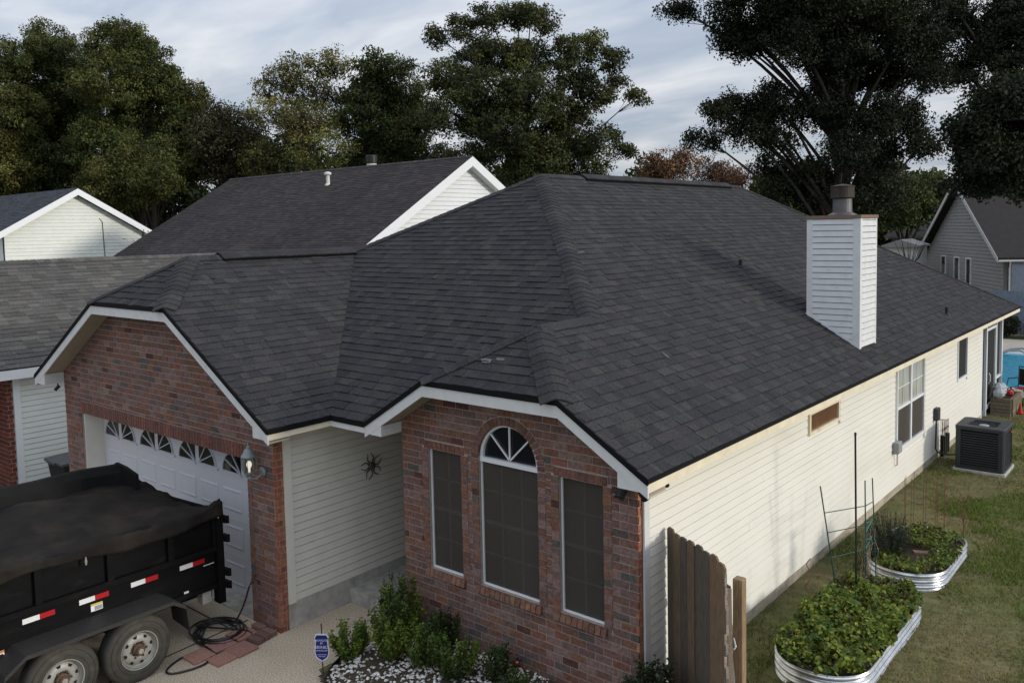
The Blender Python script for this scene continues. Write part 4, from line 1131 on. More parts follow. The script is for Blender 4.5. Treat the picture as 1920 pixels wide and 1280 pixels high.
# N1: beside the garage, grey-brown roof
h1 = empty('brown_roofed_house', (-16.4, 3, 0), 'low neighbouring house with grey-brown shingle roof beyond the garage', 'house')
X1, X1R, Y1a, Y1b, Z1 = -13.0, -16.35, -1.5, 6.75, 2.62
s1 = .575
f1 = lambda x, y: Z1 + s1 * (X1 - x)
f1b = lambda x, y: Z1 + s1 * (x - (2 * X1R - X1))
rf = simple_roof(h1, [([[(X1, Y1a - 4), (X1, Y1b), (X1R, Y1b), (X1R, Y1a - 4)]], f1, (0, 1), (-1, 0), (X1, Y1a - 4)),
                      ([[(2 * X1R - X1, Y1a - 4), (2 * X1R - X1, Y1b), (X1R, Y1b), (X1R, Y1a - 4)]], f1b, (0, -1), (1, 0), (2 * X1R - X1, Y1b))], SHB, M_shingle, 300, (.12, .34), .142)
caps((X1R, Y1b, f1(X1R, 0)), (X1R, Y1a - 3, f1(X1R, 0)), (1, 0, -s1), (-1, 0, -s1), rf, M_shingle, SHB, .15, .15)
MB().box(X1 - .022, X1 + .004, Y1a - 4, Y1b, Z1 - .20, Z1 - .022).build('fascia_board', M_frame, h1)
MB().box(X1 - .30, X1 - .023, Y1a - 4, Y1b, Z1 - .20, Z1 - .185).build('soffit_panel', M_trim, h1)
w1 = MB().box(-13.45, -13.32, -.90, Y1b, 0, Z1 - .185).build('side_wall', M_side3, h1)
siding(w1, Frame((-13.31, 0, 0), (0, 1, 0), (0, 0, 1)), -.78, 2.2, .25, Z1 - .2, M_side3, exp=.105)
MB().box(-13.33, -13.28, -.90, -.78, .1, Z1 - .2).build('corner_trim', M_frame, h1)
b1 = MB().box(-19.3, -13.34, -1.02, -.90, 0, Z1 - .18).build('brick_wall', M_mortar, h1)
def deep_red(): return jit(R.choice([(.17, .05, .035), (.20, .06, .04), (.14, .045, .035)]), .12)
pcs1 = bricks(Frame((-13.34, -1.03, 0), (0, 1, 0), (0, 0, 1)), ccw([(-.0, .05), (.13, .05), (.13, 2.42), (0, 2.42)]), [], deep_red, L=.14)
pcs1 += bricks(Frame((0, -1.02, 0), (1, 0, 0), (0, 0, 1)), ccw([(-15.0, .05), (-13.34, .05), (-13.34, 2.42), (-15.0, 2.42)]), [], deep_red)
emit(pcs1, 'brick', 'brick_courses', b1, M_brick, 90)
MB().box(-19.3, -19.2, -.9, Y1b, 0, Z1 - .2).build('side_wall', M_side3, h1)
MB().prism([(-19.25, Y1b - .02, 0), (-13.34, Y1b - .02, 0), (-13.34, Y1b - .02, Z1), (X1R, Y1b - .02, f1(X1R, 0) - .13), (-19.25, Y1b - .02, Z1)], (0, -.1, 0)).build('gable_wall', M_side3, h1)

# N2: dark weathered roof with white gable
h2 = empty('dark_roofed_house', (-24, 15, 0), 'house behind with weathered black-brown roof and bright white gable end', 'house')
XA, XBb, YRr, ZRr, s2 = -31.8, -16.2, 15.3, 7.66, .60
Y2a, Y2b = 7.0, 23.6
f2 = lambda x, y: ZRr - s2 * (YRr - y)
f2b = lambda x, y: ZRr - s2 * (y - YRr)
rf = simple_roof(h2, [([[(XA, Y2a), (XBb, Y2a), (XBb, YRr), (XA, YRr)]], f2, (1, 0), (0, 1), (XA, Y2a)), ([[(XA, Y2b), (XBb, Y2b), (XBb, YRr), (XA, YRr)]], f2b, (-1, 0), (0, -1), (XBb, Y2b))], SHD, M_old, 0, (.25, .34), .145)
caps((XA, YRr, ZRr), (XBb, YRr, ZRr), (0, -1, -s2), (0, 1, -s2), rf, M_shingle, SHD, .16, .3)
z2 = ZRr - s2 * 8.3
for sg in (-1, 1):
    for dz, y0, nm in ((.0, 8.25, 0),):
        MB().prism([(XBb + .012, YRr, ZRr - .02), (XBb + .012, YRr, ZRr - .36), (XBb + .012, YRr + sg * 8.25, ZRr - s2 * 8.25 - .36), (XBb + .012, YRr + sg * 8.25, ZRr - s2 * 8.25 - .02)], (-.05, 0, 0)).build('rake_board', M_frame, h2)
        MB().prism([(XBb - .04, YRr, ZRr - .36), (XBb - .04, YRr, ZRr - .33), (XBb - .04, YRr + sg * 8.2, ZRr - s2 * 8.2 - .33), (XBb - .04, YRr + sg * 8.2, ZRr - s2 * 8.2 - .36)], (-.30, 0, 0)).build('soffit_panel', M_trim, h2)
reg2 = ccw([(Y2a + .4, .3), (Y2b - .4, .3), (Y2b - .4, ZRr - s2 * 7.9 - .36), (YRr, ZRr - .36), (Y2a + .4, ZRr - s2 * 7.9 - .36)])
fr2 = Frame((XBb - .34, 0, 0), (0, 1, 0), (0, 0, 1))
gw = MB()
vs, fs = plate(fr2, reg2, 0, 1, -.012, -.012, -.15); gw.add(vs, fs)
gw = gw.build('gable_wall', M_side3, h2)
siding(gw, fr2, Y2a + .4, Y2b - .4, 3.2, ZRr - .3, M_frame, exp=.15, region=reg2, slot=.022)
MB().box(XA + .4, XBb - .4, Y2a + .4, Y2a + .5, 0, 2.75).build('front_wall', M_side3, h2)
MB().box(XA + .4, XBb - .4, Y2b - .5, Y2b - .4, 0, 2.75).build('back_wall', M_side3, h2)
vs, fs = plate(Frame((XA + .4, 0, 0), (0, -1, 0), (0, 0, 1)), [(-u, v) for u, v in reg2], 0, 1, 0, 0, -.15)
MB().add(vs, fs).build('gable_wall', M_side3, h2)
vx, vy = -22.9, 14.1
MB().lathe([(.14, -.05), (.10, .02), (.075, .04), (.075, .36), (.13, .37), (.15, .41), (.13, .47), (.04, .50)], (vx, vy, f2(vx, vy)), 12).build('roof_vent', M_vent, h2)
fl = MB().lathe([(.20, -.3), (.20, .20), (.17, .21)], (-22.0, YRr + .3, ZRr - .1), 14).build('flue', M_vent, h2)
MB().lathe([(.22, .22), (.23, .23), (.23, .52), (.2, .54)], (-22.0, YRr + .3, ZRr - .1), 14).build('flue_cap', M_plastic, fl)

# N3: far left two-storey gable
h3 = empty('white_gabled_house', (-44, 11.1, 0), 'tall pale house with white gable and dark blue-grey roof at far left', 'house')
X3, Y3, Z3, s3, hw = -38.6, 11.15, 7.46, .58, 3.65
f3 = lambda x, y: Z3 - s3 * (Y3 - y)
f3b = lambda x, y: Z3 - s3 * (y - Y3)
SHN = [(.05, .055, .068), (.042, .047, .058), (.06, .064, .075)]
rf = simple_roof(h3, [([[(-50, Y3 - hw), (X3, Y3 - hw), (X3, Y3), (-50, Y3)]], f3, (1, 0), (0, 1), (-50, Y3 - hw)), ([[(-50, Y3 + hw), (X3, Y3 + hw), (X3, Y3), (-50, Y3)]], f3b, (-1, 0), (0, -1), (X3, Y3 + hw))], SHN, M_shingle, 0, (.3, .4), .16)
for sg in (-1, 1):
    MB().prism([(X3 + .012, Y3, Z3 - .03), (X3 + .012, Y3, Z3 - .34), (X3 + .012, Y3 + sg * hw, Z3 - s3 * hw - .34), (X3 + .012, Y3 + sg * hw, Z3 - s3 * hw - .03)], (-.05, 0, 0)).build('rake_board', M_frame, h3)
    MB().box(X3 - .5, X3 + .01, Y3 + sg * hw - .25, Y3 + sg * hw + .03, Z3 - s3 * hw - .36, Z3 - s3 * hw - .08).build('eave_return', M_frame, h3)
reg3 = ccw([(Y3 - hw + .4, .3), (Y3 + hw - .4, .3), (Y3 + hw - .4, Z3 - s3 * (hw - .4) - .3), (Y3, Z3 - .3), (Y3 - hw + .4, Z3 - s3 * (hw - .4) - .3)])
fr3 = Frame((X3 - .4, 0, 0), (0, 1, 0), (0, 0, 1))
vs, fs = plate(fr3, reg3, 0, 1, -.012, -.012, -.2)
gw = MB().add(vs, fs).build('gable_wall', M_side3, h3)
siding(gw, fr3, Y3 - hw + .4, Y3 + hw - .4, 2.2, Z3 - .3, M_side3, exp=.17, region=reg3, slot=.026)
MB().tube([(X3 - .36, 12.26, 5.98), (X3 - .36, 12.4, 5.8), (X3 - .36, 12.45, 3.5)], .016, 5).build('cable', M_plastic, h3)
MB().box(-49.5, X3 - .45, Y3 - hw + .4, Y3 - hw + .5, 0, 5.4).build('front_wall', M_side3, h3)
MB().box(-49.5, X3 - .45, Y3 + hw - .5, Y3 + hw - .4, 0, 5.4).build('back_wall', M_side3, h3)
tw = empty('leafy_sapling', (-37.9, 14.05, 0), 'small leafy sapling at the corner of the far left white gable', 'sapling')
MB().tube([(-37.9, 14.05, 0), (-37.95, 14.0, 3), (-37.9, 14.05, 4.9)], [.05, .03, .01], 5).build('trunk', M_bark, tw)
g = np.random.default_rng(3)
leaves('crown', np.array([-37.9, 14.05, 4.7]) + g.normal(size=(170, 3)) * np.array([.25, .33, .30]), .12, np.array(OL)[g.integers(0, 4, 170)] * 1.2, M_tree, tw, 4)

# grey house on the right, seen at a slant
h4 = empty('grey_gabled_house', (-3.8, 40.9, 0), 'grey sided gabled house with three narrow windows beyond the back yard', 'house')
ga, gb = V3(-.512, .859, 0), V3(.859, .512, 0)
C4 = V3(-3.79, 40.88, 0)
fr4 = Frame(C4, ga, (0, 0, 1))                           # normal faces back to the yard
nrm = fr4.N if fr4.N[1] < 0 else -fr4.N
PK, SE, HW4 = 6.2, .65, 5.9
fr4 = Frame(C4 + ga * 12.4, -ga, (0, 0, 1)) if np.cross(ga, (0, 0, 1))[1] > 0 else fr4
lu = (lambda s_: 12.4 - s_) if np.allclose(fr4.U, -unit(ga)) else (lambda s_: s_)
reg4 = ccw([(lu(.3), .0), (lu(12.1), .0), (lu(12.1), 3.1), (lu(PK), 3.1 + SE * 5.9), (lu(.3), 3.1)])
vs, fs = plate(fr4, reg4, 0, 1, -.012, -.012, -.2)
gw = MB().add(vs, fs).build('gable_wall', M_greyside, h4)
siding(gw, fr4, 0, 12.4, .9, 7, M_greyside, exp=.19, region=reg4, slot=.03)
for s0, s1_ in ((8.6, 9.25), (6.35, 7.05), (4.6, 5.2)):
    u0, u1 = sorted((lu(s0), lu(s1_)))
    vs, fs = plate(fr4, [(u0, .9), (u1, .9), (u1, 2.85), (u0, 2.85)], 0, 1, .05, .05, -.01); wn = MB().add(vs, fs).build('window', M_glass, h4)
    bb = MB()
    for a, c, d, e in ((u0 - .07, u0, .83, 2.92), (u1, u1 + .07, .83, 2.92), (u0, u1, 2.85, 2.92), (u0, u1, .83, .9)):
        vs, fs = plate(fr4, [(a, d), (c, d), (c, e), (a, e)], 0, 1, .08, .08, -.01); bb.add(vs, fs)
    bb.build('frame', M_frame, wn)
def p4(s_, w, z): return tuple(C4 + ga * s_ + gb * w + V3(0, 0, z))
SH4 = mat('grey_house_roof', (.030, .026, .025), .9, var=.2, vscale=4)
bb = MB()
ov = -.45
for s_e, s_p in ((-.15, PK), (12.6, PK)):
    sgn = 1
    bb.prism([p4(s_e, ov, 3.0), p4(s_p, ov, 3.0 + SE * 6.1 + .2), p4(s_p, 16, 3.0 + SE * 6.1 + .2), p4(s_e, 16, 3.0)], (0, 0, .12))
r4 = bb.build('roof', SH4, h4)
M_dtrim = mat('aged_white_trim', (.52, .52, .50), .7, var=.08)
for s_e in (-.15, 12.6):
    MB().prism([p4(s_e, ov - .03, 2.85), p4(s_e, ov - .03, 3.11), p4(PK, ov - .03, 3.31 + SE * 6.1), p4(PK, ov - .03, 3.05 + SE * 6.1)], tuple(gb * .05)).build('rake_board', M_dtrim, h4)
MB().prism([p4(-.13, .2, .0), p4(-.13, 12, 0), p4(-.13, 12, 2.9), p4(-.13, .2, 2.9)], tuple(ga * .1)).build('side_wall', M_blue, h4)
MB().prism([p4(-.16, 2.0, 1.0), p4(-.16, 3.2, 1.0), p4(-.16, 3.2, 2.5), p4(-.16, 2.0, 2.5)], tuple(-ga * .05)).build('window', M_glass, h4)
MB().prism([p4(-.14, 1.88, .9), p4(-.14, 3.32, .9), p4(-.14, 3.32, 2.62), p4(-.14, 1.88, 2.62)], tuple(-ga * .03)).build('window_trim', M_dtrim, h4)
MB().tube([p4(-.22, ov, 2.95), p4(-.22, 14, 2.95)], .06, 6).build('gutter', M_dtrim, h4)
MB().tube([p4(-.22, .1, 2.9), p4(-.1, .12, 2.6), p4(-.12, .12, .2)], .045, 6).build('downspout', M_dtrim, h4)
MB().prism([p4(12.0, -.4, 3.0), p4(15.3, -.4, 2.75), p4(15.3, 5, 2.75), p4(12.0, 5, 4.6)], (0, 0, .12)).build('lean_to_roof', SH4, h4)
MB().prism([p4(12.1, .0, 0), p4(15.0, .0, 0), p4(15.0, .0, 2.75), p4(12.1, .0, 2.9)], tuple(gb * .1)).build('lean_to_wall', M_greyside, h4)

h5 = empty('distant_bungalow', (-11.4, 60, 0), 'small distant house with grey roof left of the grey gable', 'house')
MB().box(-14.2, -8.2, 58.5, 64, 0, 3.9).build('wall', M_greyside, h5)
MB().prism([(-14.6, 58.0, 3.8), (-7.8, 58.0, 3.8), (-9.4, 61.2, 6.2), (-13.6, 61.2, 6.2)], (0, .1, .12)).build('roof', mat('grey_far_roof', (.15, .14, .135), .9, var=.15), h5)
MB().box(-11.7, -10.7, 58.4, 58.5, 1.6, 3.2).build('window', M_glass, h5)
sh = empty('white_shed', (-10, 46.6, 0), 'small white garden shed beside a bare little tree in the distance', 'shed')
MB().box(-11.0, -9.2, 45.8, 48, 0, 3.55).build('wall', M_side3, sh)
MB().prism([(-11.15, 45.6, 3.5), (-9.05, 45.6, 3.5), (-9.05, 45.6, 3.6), (-10.1, 45.6, 3.95), (-11.15, 45.6, 3.6)], (0, 2.6, 0)).build('roof', M_greyside, sh)
MB().box(-10.5, -9.8, 45.74, 45.8, .1, 2.6).build('door', M_dtrim, sh)
bt = empty('bare_sapling', (-9.3, 44.6, 0), 'leafless little tree in front of the white shed', 'tree')
bb = MB(); g = np.random.default_rng(9)
bb.tube([(-9.3, 44.6, 0), (-9.3, 44.6, 2.6)], .06, 6)
for k in range(14):
    a = g.uniform(0, 6.28); L = g.uniform(.6, 1.3)
    bb.tube([(-9.3, 44.6, 2.0 + .05 * k), (-9.3 + .4 * L * math.cos(a), 44.6 + .4 * L * math.sin(a), 2.9), (-9.3 + .8 * L * math.cos(a), 44.6 + .8 * L * math.sin(a), 3.2 + L * .7)], [.03, .02, .008], 4)
bb.build('trunk', M_bark, bt)

# ------------------------------------------------------------------ back yard: pool, fence, deck, chairs
b = MB(); b.box(-6, 14, 19.0, 31.5, .10, .215); dk = b.build('pool_deck', mat('pool_deck_concrete', (.42, .38, .32), .9, var=.15, vscale=4)); tag(dk, kind='structure')
b = MB(); b.box(-2.6, 12, 20.2, 27.3, .2, .222); tag(b.build('pool_water', M_pool), kind='structure')
b = MB(); ring_wall(b, rrect(-2.75, 12.15, 20.05, 27.45, .6), .2, .26, .2, rrect(-2.6, 12, 20.2, 27.3, .5)); b.build('pool_coping', M_frame, dk)
pr_ = empty('pool_handrail', (-.5, 22.6, .2), 'curved grey steel handrail at the pool edge', 'handrail')
for dy in (0, .5):
    MB().tube([(-.75 + .25 * t[0], 21.6 + dy, .25 + t[1]) for t in ((0, 0), (0, .45), (.4, .75), (1.2, .85), (2.4, .9), (4, .7), (4.2, .1))], .03, 8).build('rail', M_grey, pr_)
ff = empty('privacy_fence', (4, 33.2, .2), 'blue-grey vertical board fence beyond the pool', 'fence')
x = -3.0
while x < 9:
    MB().box(x, x + .135, 33.2, 33.22, .2, 2.05 + R.uniform(-.02, .02)).build('fence_board', M_blue, ff); x += .145
for z in (.6, 1.6): MB().box(-3, 9, 33.22, 33.26, z, z + .09).build('rail', M_blue, ff)
g = np.random.default_rng(21)
for i, (x, y, rr, hh) in enumerate(((-2.3, 32.3, .55, 1.0), (-1.2, 32.5, .5, .8), (.0, 32.4, .6, .9))):
    s_ = empty('hedge_shrub', (x, y, .2), ['dark rounded shrub against the blue-grey fence, leftmost', 'dark low shrub against the blue-grey fence, middle', 'dark shrub against the blue-grey fence at the frame edge'][i], 'shrub')
    n = 1600; d = g.normal(size=(n, 3)); d /= np.linalg.norm(d, axis=1)[:, None]
    leaves('foliage', np.array([x, y, .2 + hh * .5]) + d * g.uniform(.5, 1, (n, 1)) * np.array([rr, rr, hh * .5]), .09, np.array(DK)[g.integers(0, 3, n)] * g.uniform(.7, 1.4, (n, 1)), M_leaf, s_, 30 + i)
pl = empty('timber_planter', (.1, 17.2, .2), 'weathered stacked timber planter at the corner of the screened porch', 'planter')
for k in range(5):
    z = .2 + k * .088
    for p0, p1 in (((.06, 16.40), (.50, 16.40)), ((.50, 16.44), (.50, 17.6)), ((.06, 17.6), (.50, 17.6))):
        MB().beam((*p0, z + .04), (*p1, z + .04), .08, .08, col=jit((.17, .14, .10), .2)).build('timber', M_wood, pl)
MB().box(.06, .46, 16.44, 17.56, .2, .58).build('soil', M_soil, pl)
bg_ = empty('clear_bottle_pile', (.2, 16.8, .6), 'crumpled clear plastic bag lying on the timber planter', 'bag')
g = np.random.default_rng(4)
bb = MB()
for k in range(5): bb.lathe([(.05, -.1), (.13, -.03), (.14, .05), (.08, .13), (.01, .16)], (.2 + g.normal() * .05, 16.7 + g.normal() * .16, .70 + g.uniform(-.02, .12)), 7)
bb.build('film', M_clear, bg_)
bt_ = empty('red_toy', (.32, 17.15, .6), 'small red toy on the timber planter beside the plastic bag', 'toy')
MB().lathe([(.02, 0), (.09, .02), (.09, .08), (.03, .13)], (.34, 17.2, .6), 9).build('body', M_redp, bt_)
MB().tube([(.34, 17.2, .7), (.36, 17.25, .8), (.34, 17.3, .7)], .015, 5).build('handle', M_plastic, bt_)
def chair(loc, rz, label):
    o = empty('patio_chair', loc, label, 'chair')
    T = Matrix.Translation(loc) @ Matrix.Rotation(rz, 4, 'Z')
    P = lambda x, y, z: tuple(T @ Vector((x, y, z)))
    for sx in (-1, 1):
        MB().tube([P(sx * .24, .22, 0), P(sx * .22, .2, .42), P(sx * .24, -.2, .44), P(sx * .27, -.26, .95)], .013, 6).build('side_frame', M_plastic, o)
        MB().tube([P(sx * .24, -.28, 0), P(sx * .22, -.05, .3), P(sx * .22, .1, .43)], .013, 6).build('leg', M_plastic, o)
        MB().tube([P(sx * .26, -.22, .66), P(sx * .29, .1, .66), P(sx * .26, .2, .45)], .013, 6).build('armrest', M_plastic, o)
    MB().tube([P(-.27, -.26, .95), P(.27, -.26, .95)], .013, 6).build('top_rail', M_plastic, o)
    bb = MB(); n = 6
    gv = [P(-.21 + .42 * i / n, -.2 + .4 * j / n, .44 - .035 * math.sin(math.pi * j / n)) for j in range(n + 1) for i in range(n + 1)]
    bb.add(gv, [(j * (n + 1) + i, j * (n + 1) + i + 1, (j + 1) * (n + 1) + i + 1, (j + 1) * (n + 1) + i) for j in range(n) for i in range(n)]); bb.build('seat', M_redp, o)
    bb = MB(); bb.prism([P(-.22, -.21, .48), P(.22, -.21, .48), P(.24, -.255, .9), P(-.24, -.255, .9)], tuple(T.to_3x3() @ Vector((0, .012, 0)))); bb.build('backrest', M_redp if False else M_acin, o)
chair((.46, 18.0, .215), math.radians(150), 'wrought iron patio chair with red seat beside the pool')
tb = empty('patio_table', (1.1, 18.3, .2), 'white patio table beside the red-seated chair', 'table')
MB().lathe([(.42, 0), (.43, .015), (.42, .03)], (1.05, 18.3, .90), 22).build('table_top', M_frame, tb)
for k in range(3):
    a = k * 2.1 + .4; MB().tube([(1.05 + .3 * math.cos(a), 18.3 + .3 * math.sin(a), .9), (1.05 + .12 * math.cos(a), 18.3 + .12 * math.sin(a), .5), (1.05 + .36 * math.cos(a), 18.3 + .36 * math.sin(a), .21)], .018, 6).build('leg', M_frame, tb)
tc_ = empty('traffic_toy_cone', (.42, 16.95, .2), 'small red plastic cone standing by the timber planter', 'cone')
MB().lathe([(.09, 0), (.09, .02), (.06, .025), (.012, .26)], (.62, 16.9, .215), 12).build('body', M_redp, tc_)

# ------------------------------------------------------------------ dump trailer
tr = empty('dump_trailer', (-6.4, -3.4, 0), 'black dump trailer under a mesh tarp backed up to the garage door', 'trailer')
TX0, TX1, TY0, TY1, TZ0, TZ1 = -7.42, -5.36, -5.7, -1.36, .60, 1.60
MB().box(TX0, TX0 + .03, TY0, TY1, TZ0, TZ1 - .03).build('side_panel', M_black, tr)
sp_ = MB().box(TX1 - .03, TX1, TY0, TY1, TZ0, TZ1).build('side_panel', M_black, tr)
MB().box(TX0 + .03, TX1 - .03, TY0, TY0 + .03, TZ0, TZ1).build('front_panel', M_black, tr)
tgt = MB().box(TX0 + .03, TX1 - .03, TY1 - .04, TY1 - .005, TZ0, TZ1 - .12).build('tailgate', M_black, tr)
MB().box(TX0 + .03, TX1 - .03, TY0 + .03, TY1 - .04, TZ0, TZ0 + .04).build('floor', M_black, tr)
y = TY1 - .05
for y in (-1.44, -2.02, -2.74, -3.50, -4.26, -5.02, -5.66): MB().box(TX1, TX1 + .05, y - .035, y + .035, 1.10, TZ1 - .0).build('rib', M_black, tr)
MB().box(TX1 + .001, TX1 + .062, TY0, TY1, 1.085, 1.145).build('side_rail', M_black, tr)
MB().box(TX1 - .05, TX1 + .055, TY0, TY1, TZ1 - .05, TZ1 + .02).build('top_rail', M_black, tr)
MB().box(TX0 - .03, TX0 + .06, TY0, TY1, TZ1 - .08, TZ1 - .02).build('top_rail', M_black, tr)
MB().box(TX1 + .001, TX1 + .04, TY0, TY1, TZ0, .66).build('bottom_rail', M_black, tr)
MB().box(TX1 - .06, TX1 + .07, TY1 - .07, TY1 + .02, .40, TZ1 + .05).build('corner_post', M_black, tr)
MB().box(TX0 - .03, TX0 + .08, TY1 - .07, TY1 + .02, .45, TZ1 - .1).build('corner_post', M_black, tr)
for z in (1.46, 1.22, .78, .62):
    MB().box(TX1 + .0, TX1 + .11, TY1 + .021, TY1 + .075, z - .04, z + .04).build('hinge', M_black, tr)
    MB().lathe([(.022, -.045), (.022, .045)], (TX1 + .11, TY1 + .06, z), 10).build('pin', M_black, tr)
for x in (TX0 + .35, TX1 - .35): MB().box(x - .05, x + .05, TY0 - 1.2, TY1 - .02, .42, .60).build('chassis_beam', M_black, tr)
MB().box(TX0 + .2, TX1 - .2, TY1 - .12, TY1 - .02, .40, .6).build('rear_beam', M_black, tr)
MB().box(TX1 - .16, TX1 - .04, TY1 - .24, TY1 - .12, .42, .62).build('hinge_block', M_conc, tr)
# fender over two wheels
fy = [(-2.02, .42), (-2.05, .70), (-2.20, .80), (-3.78, .80), (-3.98, .66), (-4.04, .42)]
for (ya, za), (yb, zb) in zip(fy, fy[1:]):
    d = unit((0, yb - ya, zb - za)); nn = np.cross((1, 0, 0), d); nn = nn if nn[2] > 0 or abs(nn[2]) < .1 else -nn
bb = MB(); k = len(fy)
bb.add([(TX1 + .003, y, z) for y, z in fy] + [(-4.96, y, z) for y, z in fy] + [(-4.96, y, z - .045) for y, z in fy] + [(TX1 + .003, y, z - .012) for y, z in fy],
       [(i, i + 1, k + i + 1, k + i) for i in range(k - 1)] + [(k + i, k + i + 1, 2 * k + i + 1, 2 * k + i) for i in range(k - 1)] + [(2 * k + i, 2 * k + i + 1, 3 * k + i + 1, 3 * k + i) for i in range(k - 1)])
bb.build('fender', mat('checker_plate_black', (.028, .027, .026), .6, var=.5, vscale=55, bump=.4, bscale=55, spec=.35), tr)
def wheel(y, flat):
    r_, x0, x1, z = .385, -5.24, -5.00, .385 - flat
    t = MB(); prof = [(.20, 0), (.225, .0), (.30, -.008), (.355, .012), (.378, .04), (.385, .08), (.385, .16), (.378, .20), (.355, .228), (.30, .248), (.225, .236), (.20, .225)]
    t.lathe(prof, (x0, y, z), 40, 'x', cap=False)
    t.v = [(x, yy, max(zz, .002)) for x, yy, zz in t.v]
    w = t.build('wheel', M_tyre, tr, smooth=True)
    for rr in (.262, .325): MB().tube([(x1 + .003, y + rr * math.cos(a), max(z + rr * math.sin(a), .012)) for a in np.linspace(0, 2 * math.pi, 36, endpoint=False)], .0045, 4, closed=True).build('sidewall_rib', M_tyre, w, smooth=True)
    MB().lathe([(.212, .225), (.218, .238), (.208, .232), (.192, .20), (.186, .165), (.178, .175), (.165, .195), (.10, .205), (.085, .198), (.075, .18)], (x0, y, z), 36, 'x', cap=False).build('rim', M_rim, w, smooth=True)
    MB().lathe([(.19, .14), (.18, .145)], (x0, y, z), 24, 'x').build('rim_back', M_plastic, w)
    bb = MB()
    for k in range(8):
        a = 2 * math.pi * k / 8 + .2
        q = [(rr, a + da) for rr, da in ((.138, -.10), (.166, -.14), (.166, .14), (.138, .10))]
        bb.prism([(x0 + .2075 - (rr - .138) * .2, y + rr * math.cos(aa), z + rr * math.sin(aa)) for rr, aa in q], (-.004, 0, 0))
    bb.build('rim_slot', M_acin, w)
    MB().lathe([(.07, .18), (.066, .215), (.05, .23), (.046, .262), (.036, .268)], (x0, y, z), 18, 'x').build('hub', M_rust, w)
    MB().lathe([(.030, .268), (.030, .274), (.024, .276)], (x0, y - .0, z), 14, 'x').build('hub_cap', M_rim, w)
    for k in range(6):
        a = 2 * math.pi * k / 6; MB().lathe([(.011, .2), (.011, .222)], (x0, y + .09 * math.cos(a), z + .09 * math.sin(a)), 6, 'x').build('lug_nut', M_rust, w)
wheel(-2.60, .022); wheel(-3.42, .015)
for y in (-2.60, -3.42): MB().tube([(TX0 + .1, y, .37), (-5.2, y, .37)], .05, 8).build('axle', M_black, tr)
for y in (-2.60, -3.42):
    t = MB(); t.lathe([(.20, 0), (.30, -.008), (.385, .08), (.385, .16), (.30, .24), (.20, .225)], (-7.75, y, .385), 28, 'x'); t.build('wheel', M_tyre, tr, smooth=True)
for y0 in (-3.66, -3.08, -2.50, -1.90):
    st = MB().box(TX1 + .0005, TX1 + .004, y0, y0 + .17, .965, 1.022).build('reflector_strip', M_white, tr)
    MB().box(TX1 + .0005, TX1 + .0045, y0 + .171, y0 + .325, .965, 1.022).build('reflector_strip', M_red, tr)
wl = MB().box(TX1 + .0005, TX1 + .004, -2.96, -2.83, .845, .93).build('warning_label', M_white, tr)
MB().box(TX1 + .0045, TX1 + .0055, -2.96, -2.83, .908, .93).build('label_band', M_yellow, wl)
MB().box(TX1 + .0045, TX1 + .0055, -2.92, -2.835, .852, .90).build('label_text_block', M_grey, wl)
MB().box(TX1 + .0005, TX1 + .004, -1.86, -1.80, .66, .685).build('number_plate_sticker', M_white, tr)
l2 = MB().box(TX1 + .041, TX1 + .044, -4.02, -3.86, .70, .79).build('warning_label', M_white, tr)
MB().box(TX1 + .0445, TX1 + .0455, -4.02, -3.86, .765, .79).build('label_band', mat('orange_band', (.5, .16, .05), .5), l2)
MB().box(TX1 + .0445, TX1 + .0455, -3.97, -3.87, .71, .755).build('label_text_block', M_acin, l2)
# tarp draped over bows, hanging past the near rail
nu, nv = 56, 40
tv, g = [], np.random.default_rng(5)
for j in range(nv + 1):
    for i in range(nu + 1):
        y = -6.0 + i / nu * 4.66
        t = j / nv
        e = (y + 1.34) / -4.66
        if t < .86:
            q = t / .86
            x = -7.50 + q * (2.20)
            zf_ = 1.60 + (1.63 - 1.60) * q
            sag = -.05 * math.sin(math.pi * q) * (1 - .9 * math.exp(-((y + 3.0) / .8) ** 2))
            ridge_ = .13 * math.exp(-((q - .28) / .26) ** 2) * math.exp(-((y + 3.0) / 1.0) ** 2) + .05 * math.exp(-((q - .75) / .1) ** 2) * math.exp(-((y + 3.4) / .5) ** 2)
            tail = -.08 * math.exp(-((y + 1.45) / .22) ** 2) * math.sin(math.pi * q)
            z = zf_ + sag + ridge_ + tail + .013 * math.sin(7 * y + 3 * x) + .010 * math.sin(13 * x - 5 * y) + .007 * math.sin(19 * y + 11 * x) + .006 * math.sin(31 * x + 4 * y)
            z += .11 * math.exp(-((y + 1.40) / .12) ** 2) * max(0, 1 - abs(q - 1) / .10)
        else:
            q = (t - .86) / .14
            x = -5.285 + .02 * math.sin(9 * y) * q
            z = 1.63 - q * (.14 + .05 * math.sin(2.3 * y + .6) + .04 * math.exp(-((y + 3.85) / .25) ** 2)) + .11 * math.exp(-((y + 1.40) / .12) ** 2) * (1 - q)
        tv.append((x, y, z))
bb = MB(); k = nu + 1
bb.add(tv, [(j * k + i, j * k + i + 1, (j + 1) * k + i + 1, (j + 1) * k + i) for j in range(nv) for i in range(nu)])
to = bb.build('tarp', M_tarp, tr, smooth=True)
so_ = to.modifiers.new('thick', 'SOLIDIFY'); so_.thickness = .006
